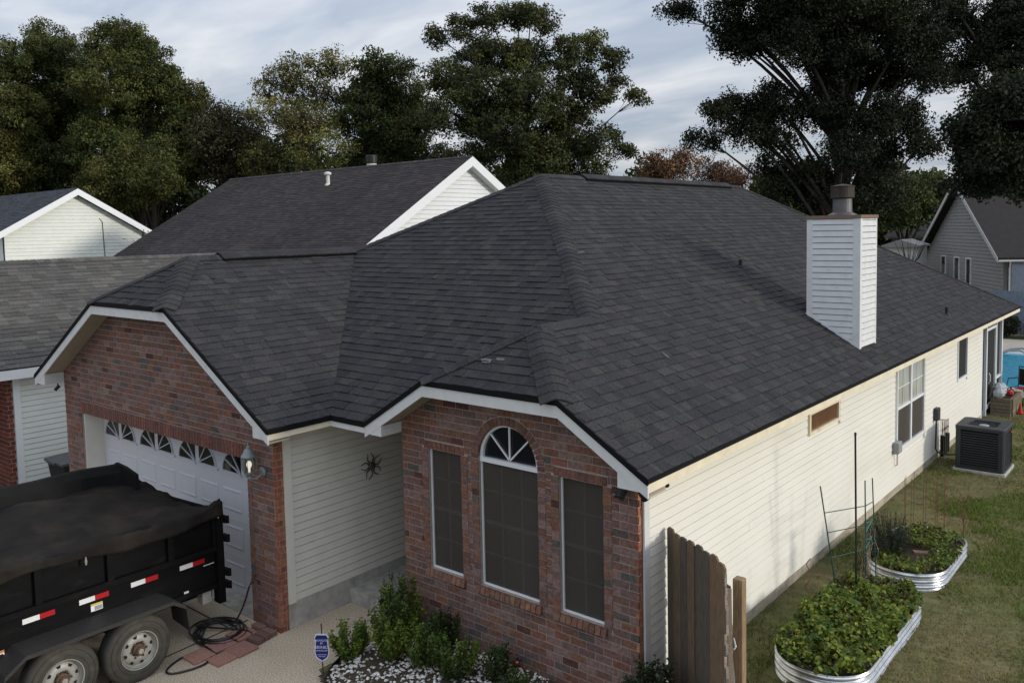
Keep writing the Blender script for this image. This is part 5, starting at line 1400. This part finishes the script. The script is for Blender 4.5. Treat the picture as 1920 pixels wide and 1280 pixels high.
# far roller end of the tarp standing up at the rear corner
bb = MB(); yy = np.linspace(-5.6, -1.58, 22); fr_ = []
for i_, y in enumerate(yy):                              # rolled bundle of spare cover along the far rail
    t_ = 1.95 - .07 * (y + 5.6) / 4.0 + .012 * math.sin(5 * y)
    fr_ += [(-7.60, y, 1.42), (-7.60, y, t_ - .05), (-7.55, y, t_), (-7.49, y, t_ - .01), (-7.42 + .02 * math.sin(6 * y), y, t_ - .10), (-7.36 + .03 * math.sin(4 * y), y, 1.56)]
bb.add(fr_, [(i_ * 6 + j_, i_ * 6 + j_ + 1, i_ * 6 + j_ + 7, i_ * 6 + j_ + 6) for i_ in range(21) for j_ in range(5)] + [tuple(range(6)), tuple(range(126, 132))[::-1]])
bb.build('tarp_bundle', M_tarpk, tr, smooth=False)
bb = MB(); bb.prism([(-7.56, -1.58, 1.88), (-7.36, -1.54, 1.84), (-7.14, -1.50, 1.76), (-7.11, -1.50, 1.46), (-7.17, -1.51, 1.45), (-7.30, -1.54, 1.58), (-7.46, -1.57, 1.56), (-7.58, -1.58, 1.45)], (0, -.05, 0)); bb.build('tarp_flap', M_tarpk, tr)
MB().tube([(-7.2, -1.37, 1.50), (-6.4, -1.36, 1.52), (-5.6, -1.36, 1.56), (-5.30, -1.37, 1.72)], .018, 7).build('tarp_bar', M_black, tr)
MB().tube([(-5.30, -1.40, 1.62), (-5.29, -1.40, 1.50)], .006, 5).build('tie_wire', M_white, tr)
MB().box(TX1 + .052, TX1 + .058, -1.62, -1.48, .945, .952).build('chalk_mark', M_white, tr)
MB().lathe([(.008, -.04), (.014, 0), (.006, .05)], (-5.268, -3.02, 1.47), 6).build('frayed_strap', mat('frayed_cloth', (.28, .26, .22), .9), tr)

# ------------------------------------------------------------------ hose, pavers, sign, bin
ho = empty('garden_hose', (-5.3, -1.5, 0), 'black garden hose coiled on the driveway beside the trailer wheel', 'hose')
pts = [(-5.22, YG - .05, .56), (-5.24, YG - .09, .50), (-5.27, -1.10, .30), (-5.33, -1.18, .10), (-5.40, -1.25, .03)]
ccx_, ccy_ = -5.36, -1.43
a0 = math.atan2(-1.25 - ccy_, -5.40 - ccx_)
for k in range(96):
    a = a0 + k * 2 * math.pi / 22
    r_ = .27 + .055 * math.sin(k * .11) + .012 * math.sin(k * .7)
    pts.append((ccx_ + r_ * 1.15 * math.cos(a) + .04 * math.sin(k * .05), ccy_ + r_ * .95 * math.sin(a), .016 + .010 * (k / 22)))
pts += [(-5.05, -1.20, .03), (-4.86, -1.33, .02), (-4.83, -1.62, .016), (-4.95, -1.86, .016), (-5.12, -2.0, .016), (-5.0, -2.3, .016), (-4.86, -2.32, .016), (-4.76, -2.1, .016), (-4.78, -1.9, .017), (-4.98, -1.75, .02), (-5.3, -1.75, .03), (-5.6, -1.6, .03), (-5.66, -1.42, .03), (-5.55, -1.5, .04), (-5.25, -1.72, .035), (-5.06, -1.62, .03), (-4.97, -1.55, .02)]
def smooth_path(P, n=4):
    P = [V3(*p) for p in P]; out = []
    for i in range(len(P) - 1):
        p0, p1, p2, p3 = P[max(i - 1, 0)], P[i], P[i + 1], P[min(i + 2, len(P) - 1)]
        for t in np.arange(n) / n:
            out.append(.5 * (2 * p1 + (p2 - p0) * t + (2 * p0 - 5 * p1 + 4 * p2 - p3) * t * t + (3 * p1 - p0 - 3 * p2 + p3) * t ** 3))
    return out + [P[-1]]
MB().tube(smooth_path(pts, 3), .0125, 7).build('tube', M_hose, ho, smooth=True)
MB().tube([(-4.97, -1.55, .02), (-4.94, -1.51, .02)], .015, 8).build('coupling', M_galv, ho)
sg_ = empty('hose_tap', (-5.22, YG, .58), 'small weathered brass hose tap on the brick pier', 'tap')
MB().tube([(-5.22, YG, .60), (-5.22, YG - .06, .60), (-5.22, YG - .07, .56)], .012, 8).build('spout', M_rust, sg_)
MB().lathe([(.028, 0), (.028, .01)], (-5.22, YG - .04, .64), 10).build('handle', M_rust, sg_)
n = 0
for i, (x, y, rz, sx, sy, c) in enumerate([(-5.06, -1.28, .05, .29, .29, (.30, .15, .12)), (-5.02, -1.60, .02, .29, .29, (.34, .18, .14)), (-4.72, -1.50, .06, .29, .29, (.32, .165, .13)), (-4.98, -1.91, .0, .28, .28, (.35, .19, .15)), (-4.70, -1.78, .05, .24, .26, (.33, .18, .14))]):
    T = Matrix.Translation((x, y, 0)) @ Matrix.Rotation(rz, 4, 'Z')
    b = MB(); b.prism([tuple(T @ Vector(q)) for q in ((-sx / 2, -sy / 2, .002), (sx / 2, -sy / 2, .002), (sx / 2, sy / 2, .002), (-sx / 2, sy / 2, .002))], (0, 0, .03), jit(c, .08))
    lab = ['pink square paver under the hose loop nearest the pier', 'pink square paver in the middle of the laid group', 'pink square paver next to the loose bricks', 'pale pink paver at the front of the laid group', 'cut pink paver at the driveway side front corner'][i]
    tag(b.build('paver', M_paver, bevel=.004), lab, 'paver', 'pavers at the foot of the pier')
for i, (x, y, rz) in enumerate([(-4.80, -1.06, .15), (-4.78, -1.17, .12), (-4.76, -1.28, .14), (-5.02, -1.06, .05)]):
    T = Matrix.Translation((x, y, 0)) @ Matrix.Rotation(rz, 4, 'Z')
    b = MB(); b.prism([tuple(T @ Vector(q)) for q in ((-.10, -.046, .002), (.10, -.046, .002), (.10, .046, .002), (-.10, .046, .002))], (0, 0, .062), jit((.17, .105, .085), .15))
    tag(b.build('loose_brick', M_paver, bevel=.004), ['dark loose brick touching the brick pier foot', 'dark loose brick second from the pier', 'dark loose brick third from the pier', 'dark loose brick lying beside the tap'][i], 'brick', 'loose bricks at the foot of the pier')

yd = empty('yard_sign', (-3.44, -1.24, 0), 'blue shield-shaped security yard sign on a thin post by the driveway', 'sign')
sy0 = V3(-3.44, -1.26, 0); su = unit((.80, .60, 0)); sv = V3(0, 0, 1); sn = np.cross(su, sv)
sc_ = .0172
outl = [(-4.6, 11.2), (4.6, 11.2), (6.3, 8.6), (5.2, 6.6), (5.6, 3.0), (6.2, -1.5), (6.1, -4.6), (5.0, -7.4), (3.0, -9.2), (1.0, -9.9), (0, -11.2), (-1.0, -9.9), (-3.0, -9.2), (-5.0, -7.4), (-6.1, -4.6), (-6.2, -1.5), (-5.6, 3.0), (-5.2, 6.6), (-6.3, 8.6)]
P = lambda u, v, w=0: tuple(sy0 + su * u * sc_ * .78 + sv * (.34 + v * sc_ * .86) + sn * w)
MB().tube([(sy0[0], sy0[1], -.02), (sy0[0], sy0[1], .62)], .007, 6).build('post', M_plastic, yd)
pl_ = MB().prism([P(u, v, .009) for u, v in outl[::-1]], tuple(sn * .005)).build('panel', M_ink, yd)
MB().prism([P(u * .89, v * .91, .0142) for u, v in outl[::-1]], tuple(sn * .0015)).build('field', M_navy, pl_)
def text(body, u, v, size, parent):
    cu = bpy.data.curves.new('lettering', 'FONT'); cu.body = body; cu.size = size; cu.align_x = 'CENTER'; cu.align_y = 'CENTER'; cu.extrude = .0006
    cu.materials.append(M_ink)
    tmp = bpy.data.objects.new('tmp', cu)
    me = bpy.data.meshes.new_from_object(tmp)
    bpy.data.objects.remove(tmp)
    o = bpy.data.objects.new('lettering', me)
    mm = Matrix((Vector(su), Vector(sv), Vector(sn))).transposed().to_4x4()
    o.matrix_basis = Matrix.Translation(Vector(P(u, v, .0166))) @ mm
    link(o, parent)
text('PROTECTED', 0, 6.0, .030, pl_)
text('BY', 0, 3.8, .028, pl_)
text('BRINKS', 0, .6, .052, pl_)
text('HOME SECURITY', 0, -2.0, .021, pl_)
text('ALARM SYSTEM', 0, -5.2, .016, pl_)
text('INSTALLED', 0, -6.6, .016, pl_)

bn = empty('wheelie_bin', (-12.0, -.3, 0), 'dark grey wheeled bin standing at the left corner of the garage', 'bin')
bb = MB(); bb.add([(-12.30, -.62, .05), (-11.75, -.62, .05), (-11.75, -.08, .05), (-12.30, -.08, .05), (-12.38, -.72, .92), (-11.66, -.72, .92), (-11.66, .0, .92), (-12.38, .0, .92)],
                  [(3, 2, 1, 0), (4, 5, 6, 7), (0, 1, 5, 4), (1, 2, 6, 5), (2, 3, 7, 6), (3, 0, 4, 7)]); bb.build('body', M_plastic, bn, bevel=.02)
M_lid = mat('grey_bin_lid', (.075, .08, .08), .5, var=.1)
MB().prism([(-12.42, -.76, .92), (-11.62, -.76, .92), (-11.62, .03, .95), (-12.42, .03, .95)], (0, 0, .05)).build('lid', M_lid, bn, bevel=.015)
MB().box(-12.2, -11.85, -.80, -.76, .93, .97).build('handle', M_lid, bn)
for x in (-12.28, -11.78): MB().lathe([(.10, -.03), (.10, .03)], (x, -.02, .10), 16, 'x').build('wheel', M_plastic, bn)

# ------------------------------------------------------------------ front bed: stones and shrubs
b = MB(); st = .06
ux, uy = np.arange(-3.62, .05, st), np.arange(-2.0, .02, st)
def in_bed(x, y): return x > -3.60 + .33 * max(0, -.75 - y) + 1.3 * max(0, -1.3 - y) ** 1.2 and y > -1.9
for x in ux:
    for y in uy:
        if in_bed(x + st / 2, y + st / 2):
            b.add([(a, c, gz(a, c) + .02) for a, c in ((x, y), (x + st, y), (x + st, y + st), (x, y + st))], [(0, 1, 2, 3)])
tag(b.build('planting_bed', M_soil), kind='structure')
g = np.random.default_rng(31)
b = MB(); ico = [(0, 0, 1), (.9, 0, .2), (.28, .85, .2), (-.72, .53, .2), (-.72, -.53, .2), (.28, -.85, .2), (0, 0, -.6)]
icf = [(0, 1, 2), (0, 2, 3), (0, 3, 4), (0, 4, 5), (0, 5, 1), (6, 2, 1), (6, 3, 2), (6, 4, 3), (6, 5, 4), (6, 1, 5)]
for k in range(4300):
    x, y = g.uniform(-3.62, .0), g.uniform(-1.75, -.02)
    if not in_bed(x - .05, y - .05): continue
    if math.sin(x * 5.1 + 1) * math.sin(y * 6.3) < g.uniform(-1.2, .25): continue
    s_ = g.uniform(.012, .034); a = g.uniform(0, 6.28); sq = g.uniform(.5, .9)
    c, s2_ = math.cos(a), math.sin(a); z = gz(x, y) + .02 + s_ * .3
    b.add([(x + s_ * (p[0] * c - p[1] * s2_ * sq), y + s_ * (p[0] * s2_ + p[1] * c * sq), z + s_ * p[2] * .7) for p in ico], icf, jit((.62, .60, .57) if g.random() < .8 else (.34, .31, .28), .2, .02))
tag(b.build('gravel', M_stone), 'white marble chips covering the planting bed under the front windows', 'gravel', kind='stuff')
b = MB(); ed = [(-3.60, -.75), (-3.46, -1.1), (-3.27, -1.36), (-3.02, -1.55), (-2.75, -1.70), (-2.4, -1.80), (-1.6, -1.9)]
for p0, p1 in zip(ed, ed[1:]): b.beam((*p0, .02), (*p1, .02), .012, .12)
tag(b.build('bed_edging', M_plastic), 'black plastic edging strip around the white stone bed', 'edging')

def shrub(x, y, w, h, label, cols, n, leaf, seed, upright=.6, name='shrub', flowers=()):
    o = empty(name, (x, y, gz(x, y)), label, 'shrub', 'shrubs under the front windows')
    g = np.random.default_rng(seed); z0 = gz(x, y)
    bb = MB(); C, CC = [], []
    n = int(n * 1.6); ns = max(8, int(34 * w / .4)); cols = np.array(cols)
    for k in range(ns):
        a, rr = g.uniform(0, 6.28), w * math.sqrt(g.uniform(0, 1)) * .9
        hh = h * g.uniform(.55, 1.05) * (1 - .35 * (rr / w) ** 2)
        tip = np.array([x + rr * math.cos(a), y + rr * math.sin(a), z0 + hh]); bs = np.array([x + rr * .25 * math.cos(a), y + rr * .25 * math.sin(a), z0])
        md = bs + (tip - bs) * .5 + np.array([rr * .2 * math.cos(a), rr * .2 * math.sin(a), 0])
        path = [bs * (1 - t) ** 2 + 2 * md * t * (1 - t) + tip * t * t for t in np.linspace(0, 1, 6)]
        bb.tube(path, [.006, .006, .005, .004, .003, .002], 4)
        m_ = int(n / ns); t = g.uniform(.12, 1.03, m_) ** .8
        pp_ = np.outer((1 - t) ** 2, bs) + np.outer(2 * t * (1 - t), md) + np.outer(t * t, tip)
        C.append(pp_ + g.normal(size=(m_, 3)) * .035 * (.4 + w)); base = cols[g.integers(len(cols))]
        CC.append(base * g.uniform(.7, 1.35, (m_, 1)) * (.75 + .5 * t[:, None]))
    bb.build('stems', M_bark, o)
    leaves('foliage', np.concatenate(C), leaf, np.concatenate(CC), M_leaf, o, seed, aspect=.6)
    for fx_, fy_, fz_ in flowers: MB().lathe([(.003, -.014), (.015, 0), (.02, .012), (.012, .02), (.003, .023)], (fx_, fy_, fz_), 9).build('flower', M_rose, o)
LG = [(.10, .15, .022), (.07, .11, .02), (.125, .175, .026)]
MG = [(.048, .078, .019), (.038, .062, .018), (.062, .092, .02)]
DG_ = [(.022, .034, .014), (.028, .04, .015)]
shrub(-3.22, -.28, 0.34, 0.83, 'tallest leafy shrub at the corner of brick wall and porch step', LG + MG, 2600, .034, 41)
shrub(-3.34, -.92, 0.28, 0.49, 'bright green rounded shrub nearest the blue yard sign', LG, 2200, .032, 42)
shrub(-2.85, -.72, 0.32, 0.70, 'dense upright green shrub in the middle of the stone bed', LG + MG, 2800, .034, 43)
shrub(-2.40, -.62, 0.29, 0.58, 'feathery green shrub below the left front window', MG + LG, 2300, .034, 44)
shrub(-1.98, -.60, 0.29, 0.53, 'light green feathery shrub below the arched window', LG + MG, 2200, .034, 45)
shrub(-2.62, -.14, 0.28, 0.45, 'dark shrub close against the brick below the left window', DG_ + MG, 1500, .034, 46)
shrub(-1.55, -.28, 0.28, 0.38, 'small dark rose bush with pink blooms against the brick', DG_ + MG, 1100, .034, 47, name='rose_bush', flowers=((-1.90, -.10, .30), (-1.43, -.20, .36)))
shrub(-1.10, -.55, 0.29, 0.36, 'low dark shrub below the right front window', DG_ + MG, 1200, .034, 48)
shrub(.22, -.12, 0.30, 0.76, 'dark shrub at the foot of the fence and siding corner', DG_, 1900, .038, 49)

# ------------------------------------------------------------------ wooden fence and gate
def dog(o, p0, p1, n, z0, z1, mt, cols, thick=.02, jig=.02):
    p0, p1 = V3(*p0), V3(*p1); L = np.linalg.norm(p1 - p0); d = (p1 - p0) / L; nn = V3(-d[1], d[0], 0)
    w = L / n
    for k in range(n):
        a, c = p0 + d * (k * w + .001), p0 + d * ((k + 1) * w - .001)
        zt = z1 + R.uniform(-jig, jig); e = .028
        of = nn * R.uniform(-.009, .009)
        pts = [(*(a + of), z0), (*(c + of), z0), (*(c + of), zt - e), (*(c - d * e + of), zt), (*(a + d * e + of), zt), (*(a + of), zt - e)]
        MB().prism([(p[0], p[1], p[3]) if len(p) == 4 else p for p in pts], tuple(nn * thick), jit(R.choice(cols), .15)).build('fence_board', mt, o)
WC = [(.15, .105, .072), (.115, .092, .075), (.13, .10, .08), (.17, .115, .075)]
wf = empty('wood_fence', (.5, .2, .2), 'short weathered dog-eared wooden fence panel butting against the white wall', 'fence')
dog(wf, (.04, .47, 0), (.95, -.10, 0), 8, .1, 2.0, M_wood, WC)
for z in (.5, 1.2, 1.75): MB().beam((.06, .50, z), (.97, -.06, z), .04, .09, col=(.14, .105, .075)).build('rail', M_wood, wf)
MB().box(1.02, 1.115, -.10, -.005, .1, 1.90, (.26, .18, .11)).build('post', M_wood, wf, bevel=.012)
wg = empty('wood_gate', (1.3, -.9, .2), 'wooden gate swung towards the viewer, seen edge-on beside the fence post', 'gate')
gp0, gp1 = V3(.985, -.16, 0), V3(1.74, -1.72, 0)
dog(wg, gp0, gp1, 12, .12, 1.97, M_wood, [(.24, .20, .16), (.2, .165, .13)], thick=.018)
gdv = unit(gp1 - gp0); gn = V3(-gdv[1], gdv[0], 0) * 1.0
gn = gn if gn[0] > 0 else -gn
for z in (.5, 1.25, 1.78): MB().beam(tuple(gp0 + gn * .035 + V3(0, 0, z)), tuple(gp1 + gn * .035 + V3(0, 0, z)), .036, .088, col=(.22, .16, .11)).build('rail', M_wood, wg)
MB().beam(tuple(gp0 + gn * .036 + gdv * .05 + V3(0, 0, 1.72)), tuple(gp1 * .65 + gp0 * .35 + gn * .036 + V3(0, 0, .6)), .034, .088, col=(.24, .17, .115)).build('brace', M_wood, wg)
MB().tube(smooth_path([(1.09, -.22, 1.42), (1.12, -.25, 1.36), (1.10, -.28, 1.30), (1.13, -.30, 1.1), (1.15, -.34, .9)], 4), .009, 6).build('spring', M_galv, wg)

# ------------------------------------------------------------------ raised beds
def bed(y0, y1, label, seed):
    o = empty('raised_bed', (1.13, (y0 + y1) / 2, .2), label, 'raised bed', 'corrugated raised beds by the wall')
    path = rrect(.64, 1.64, y0, y1, .48, 12); cx, cy = 1.14, (y0 + y1) / 2
    k = len(path); prof = [(.018 * math.sin(t * 2 * math.pi * 4.5), .10 + .33 * t) for t in np.linspace(0, 1, 46)] + [(.012, .437), (-.012, .437), (-.012, .40)]
    vs = []
    for r_, z in prof:
        for i in range(k):
            a, c = np.array(path[i - 1]), np.array(path[(i + 1) % k]); t = (c - a) / np.linalg.norm(c - a); nn = np.array([t[1], -t[0]])
            p = np.array(path[i]) + nn * r_; vs.append((p[0], p[1], z))
    bb = MB(); bb.add(vs, [(j * k + i, j * k + (i + 1) % k, (j + 1) * k + (i + 1) % k, (j + 1) * k + i) for j in range(len(prof) - 1) for i in range(k)])
    bb.build('wall', M_galv, o, smooth=True)
    MB().poly([(x + (cx - x) * .02, y + (cy - y) * .01, .37) for x, y in path]).build('soil', M_soil, o)
    return path
p1 = bed(1.40, 4.12, 'galvanised corrugated raised bed overflowing with round green leaves', 51)
p2 = bed(4.56, 6.55, 'galvanised corrugated raised bed with bare soil and a rosemary bush', 52)
g = np.random.default_rng(61)
def inside(x, y, y0, y1, m=0.):
    dx = max(0, abs(x - 1.14) - .02) ; ym = (y0 + y1) / 2; dy = max(0, abs(y - ym) - ((y1 - y0) / 2 - .5))
    return math.hypot(dx, dy) < .47 + m
def greens(name, label, y0, y1, n, hfn, cols, size, seed, m=.05, clump=None):
    g = np.random.default_rng(seed); C = []
    while len(C) < n:
        x, y = g.uniform(.40, 1.78), g.uniform(y0 - .2, y1 + .2)
        if not inside(x, y, y0, y1, m): continue
        if clump and clump(x, y) < g.uniform(0, 1): continue
        C.append((x, y, .40 + g.uniform(.2, 1) ** .6 * hfn(x, y)))
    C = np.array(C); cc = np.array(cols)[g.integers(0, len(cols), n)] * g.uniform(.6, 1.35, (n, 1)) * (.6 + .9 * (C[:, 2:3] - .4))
    o = leaves('foliage', C, size, cc, M_leaf, None, seed, round_=True, up=.6)
    o.name = name
    return tag(o, label, 'plants', kind='stuff')
NG = [(.24, .30, .04), (.17, .25, .04), (.32, .33, .05), (.11, .18, .03), (.09, .16, .04)]
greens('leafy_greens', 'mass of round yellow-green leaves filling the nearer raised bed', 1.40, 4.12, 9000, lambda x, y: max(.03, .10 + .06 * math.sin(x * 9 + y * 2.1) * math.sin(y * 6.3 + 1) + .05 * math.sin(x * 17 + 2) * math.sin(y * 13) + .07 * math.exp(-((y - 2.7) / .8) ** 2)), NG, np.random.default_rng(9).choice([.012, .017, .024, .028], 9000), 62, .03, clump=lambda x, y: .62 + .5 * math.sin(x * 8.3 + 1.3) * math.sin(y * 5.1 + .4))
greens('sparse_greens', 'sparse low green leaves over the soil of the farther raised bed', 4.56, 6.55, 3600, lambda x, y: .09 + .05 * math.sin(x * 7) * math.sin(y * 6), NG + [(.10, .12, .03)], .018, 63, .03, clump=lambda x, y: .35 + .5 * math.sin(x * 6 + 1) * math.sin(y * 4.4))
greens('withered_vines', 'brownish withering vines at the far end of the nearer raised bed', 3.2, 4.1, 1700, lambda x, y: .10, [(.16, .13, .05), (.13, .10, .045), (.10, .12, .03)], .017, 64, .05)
gg = np.random.default_rng(68); bb = MB()
for k in range(70):
    x, y = gg.uniform(.75, 1.5), gg.uniform(1.7, 4.1); h_ = gg.uniform(.12, .34)
    bb.tube([(x, y, .36), (x + gg.normal() * .03, y + gg.normal() * .03, .36 + h_ * .6), (x + gg.normal() * .07, y + gg.normal() * .07, .36 + h_)], [.003, .0025, .0015], 4)
tag(bb.build('plant_stalks', mat('pale_stalk', (.22, .20, .07), .7)), 'thin pale stalks rising among the round leaves of the nearer bed', 'stalks', kind='stuff')
rs = empty('rosemary_bush', (.82, 5.25, .38), 'dark feathery rosemary bush in the farther raised bed', 'shrub')
g = np.random.default_rng(65); bb = MB(); C, CC = [], []
for k in range(150):
    a, rr = g.uniform(0, 6.28), .34 * math.sqrt(g.uniform(0, 1)); hh = g.uniform(.28, .62) * (1 - .4 * (rr / .34) ** 2)
    bs, tip = np.array([.82 + rr * .3 * math.cos(a), 5.28 + rr * .45 * math.sin(a), .37]), np.array([.82 + rr * math.cos(a), 5.28 + 1.5 * rr * math.sin(a), .40 + hh])
    bb.tube([bs, (bs + tip) / 2 + np.array([.02, 0, -.03]), tip], [.004, .003, .002], 3)
    t = g.uniform(.2, 1, 45)[:, None]; C.append(bs + (tip - bs) * t + g.normal(size=(45, 3)) * .012); CC.append(np.array([(.022, .040, .022)]) * g.uniform(.6, 1.5, (45, 1)))
bb.build('stems', M_bark, rs); leaves('foliage', np.concatenate(C), .035, np.concatenate(CC), M_leaf, rs, 66, aspect=.16, up=.1)

# stakes and cages
st = empty('garden_stake', (.90, 3.62, .3), 'tall dark garden stake standing in the leafy raised bed', 'stake')
MB().tube([(.90, 3.66, .3), (.905, 3.62, 1.2), (.90, 3.58, 2.42)], .0125, 8).build('rod', M_dstake, st)
MB().lathe([(.015, 0), (.016, .03), (.008, .04)], (.90, 3.58, 2.42), 8).build('cap', M_plastic, st)
tl = empty('tomato_cage', (.80, 3.9, .3), 'dark green tomato cage with teal ties in the leafy raised bed', 'plant cage')
legs = [((.70, 3.55, .35), (.58, 3.28, 1.80)), ((.90, 4.05, .35), (.86, 4.10, 1.72)), ((.92, 4.40, .35), (.80, 4.60, 1.62))]
for p0, p1_ in legs: MB().tube([p0, tuple((V3(*p0) + V3(*p1_)) / 2), p1_], .008, 6).build('leg', M_teal, tl)
for t in (.35, .58, .76):
    q = [tuple(V3(*a) + (V3(*c) - V3(*a)) * t) for a, c in legs]
    for i, j in ((0, 1), (1, 2)): MB().tube([q[i], q[j]], .006, 5).build('rung', M_teal, tl)
for k in range(5):
    z = .75 + .11 * k; MB().tube([(.90, 4.02, z), (.87 + .02 * (k % 2), 4.30, z + (.07 if k % 2 else -.07))], .009, 5).build('tie', M_tealt, tl)
dv_ = empty('dried_vine', (.90, 4.15, .4), 'dried grey vine climbing the green tomato cage', 'vine')
g = np.random.default_rng(71); bb = MB()
for k in range(16):
    x, y = .90 + g.normal() * .04, 4.15 + g.normal() * .06
    bb.tube([(x + g.normal() * .02, y + g.normal() * .03, z) for z in np.linspace(.38, g.uniform(.8, 1.15), 6)], .004, 4)
bb.build('stems', mat('dry_vine', (.20, .16, .12), .9), dv_)
wc = empty('wire_cage', (1.10, 6.0, .37), 'rusty thin wire cage standing in the farther raised bed', 'plant cage')
for k in range(10):
    a = 2 * math.pi * k / 10; x, y = 1.10 + .26 * math.cos(a), 6.05 + .42 * math.sin(a)
    MB().tube([(x, y, .35), (x, y, 1.36 + .05 * math.sin(k))], .0035, 4).build('wire', M_rwire, wc)
for z in (.75, 1.05): MB().tube([(1.10 + .26 * math.cos(a), 6.05 + .42 * math.sin(a), z) for a in np.linspace(0, 6.28, 20, endpoint=False)], .003, 4, closed=True).build('hoop', M_rwire, wc)
sr = empty('red_spiral_stake', (.66, 2.5, .35), 'twisted red wire spiral stake at the wall side of the leafy bed', 'stake')
MB().tube([(.66 + .03 * math.cos(t * 18), 2.62 + .03 * math.sin(t * 18) + .1 * t, .35 + .75 * t) for t in np.linspace(0, 1, 40)], .005, 5).build('rod', M_rwire, sr)
rt = empty('bare_red_twig', (1.55, 6.55, .3), 'thin leafless reddish shrub beside the farther raised bed', 'shrub')
g = np.random.default_rng(81); bb = MB(); bb.tube([(1.5, 6.6, .3), (1.5, 6.62, .6), (1.53, 6.65, .95)], [.008, .006, .003], 5)
for k in range(12):
    a = g.uniform(0, 6.28); z = g.uniform(.5, .9); bb.tube([(1.5, 6.62, z), (1.5 + .12 * math.cos(a), 6.62 + .12 * math.sin(a), z + g.uniform(.1, .25))], [.004, .0015], 4)
bb.build('stems', M_rwire, rt)
for i, (x, y, rz) in enumerate(((1.18, 5.55, .4), (1.32, 5.05, 1.0))):
    T = Matrix.Translation((x, y, .375)) @ Matrix.Rotation(rz, 4, 'Z')
    b = MB(); b.prism([tuple(T @ Vector(q)) for q in ((-.09, -.05, 0), (.10, -.045, 0), (.09, .05, 0), (-.10, .045, 0))], (0, 0, .025), jit((.26, .15, .12), .1))
    tag(b.build('stepping_stone', M_paver), ['flat reddish stone lying on the farther bed soil near the rosemary', 'flat pinkish stone near the front rim of the farther bed'][i], 'stone')

# ------------------------------------------------------------------ grass
g = np.random.default_rng(91)
n = 210000
x = g.uniform(.02, 5.5, n); y = 1.0 + 22 * g.uniform(0, 1, n) ** 1.5
keep = ~(((np.abs(x - 1.12) < .5) & (y > 1.45) & (y < 6.85))) & (y < 19)
keep &= ~((x < .62) & (y > 16.3) & (y < 17.7)) & ~((x > .4) & (x < 1.4) & (y > 10.7) & (y < 11.75))
x, y = x[keep], y[keep]
def vnoise(x, y, s, sd):
    gg = np.random.default_rng(sd).uniform(0, 1, (64, 64)); u, v = (x * s) % 63, (y * s) % 63
    i, j = u.astype(int), v.astype(int); fu, fv = u - i, v - j
    fu, fv = fu * fu * (3 - 2 * fu), fv * fv * (3 - 2 * fv)
    return gg[i, j] * (1 - fu) * (1 - fv) + gg[i + 1, j] * fu * (1 - fv) + gg[i, j + 1] * (1 - fu) * fv + gg[i + 1, j + 1] * fu * fv
pn = .5 * vnoise(x, y, .55, 1) + .3 * vnoise(x, y, 1.7, 2) + .2 * vnoise(x, y, 5, 3)
green = np.clip((pn - .42) * 4.5 + np.clip((x - 1.7) * .45, -.35, .5), 0, 1)
kp = g.uniform(0, 1, len(x)) < (.45 + .55 * green) * np.where(x < .45, .5, 1)
x, y, green = x[kp], y[kp], green[kp]
n = len(x)
h = g.uniform(.022, .07, n) * (.7 + .6 * green)
a = g.uniform(0, 6.28, n); ln = g.normal(size=(n, 2)) * .55
z = .205 + 0 * x
w = .0055 * (1 + y * .07)
v = np.empty((n, 3, 3))
v[:, 0] = np.stack([x - w * np.cos(a), y - w * np.sin(a), z], 1); v[:, 1] = np.stack([x + w * np.cos(a), y + w * np.sin(a), z], 1)
v[:, 2] = np.stack([x + ln[:, 0] * h, y + ln[:, 1] * h, z + h], 1)
cg, cb = np.array((.105, .165, .024)), np.array((.22, .18, .08))
col = (cb + (cg - cb) * (green * g.uniform(.6, 1.15, n)).clip(0, 1)[:, None]) * g.uniform(.65, 1.35, (n, 1))
me = bpy.data.meshes.new('grass')
me.vertices.add(n * 3); me.vertices.foreach_set('co', v.ravel())
me.loops.add(n * 3); me.loops.foreach_set('vertex_index', np.arange(n * 3, dtype=np.int32))
me.polygons.add(n); me.polygons.foreach_set('loop_start', np.arange(0, n * 3, 3, dtype=np.int32)); me.polygons.foreach_set('loop_total', np.full(n, 3, np.int32))
me.update(calc_edges=True)
at = me.color_attributes.new('col', 'FLOAT_COLOR', 'CORNER'); arr = np.ones((n, 3, 4)); arr[:, :, :3] = col[:, None, :]; at.data.foreach_set('color', arr.ravel())
me.materials.append(M_grassb)
tag(link(bpy.data.objects.new('grass', me)), 'patchy green and straw-brown grass of the side yard', 'grass', kind='stuff')
print('tree leaves', nl, 'objects', len(bpy.data.objects))
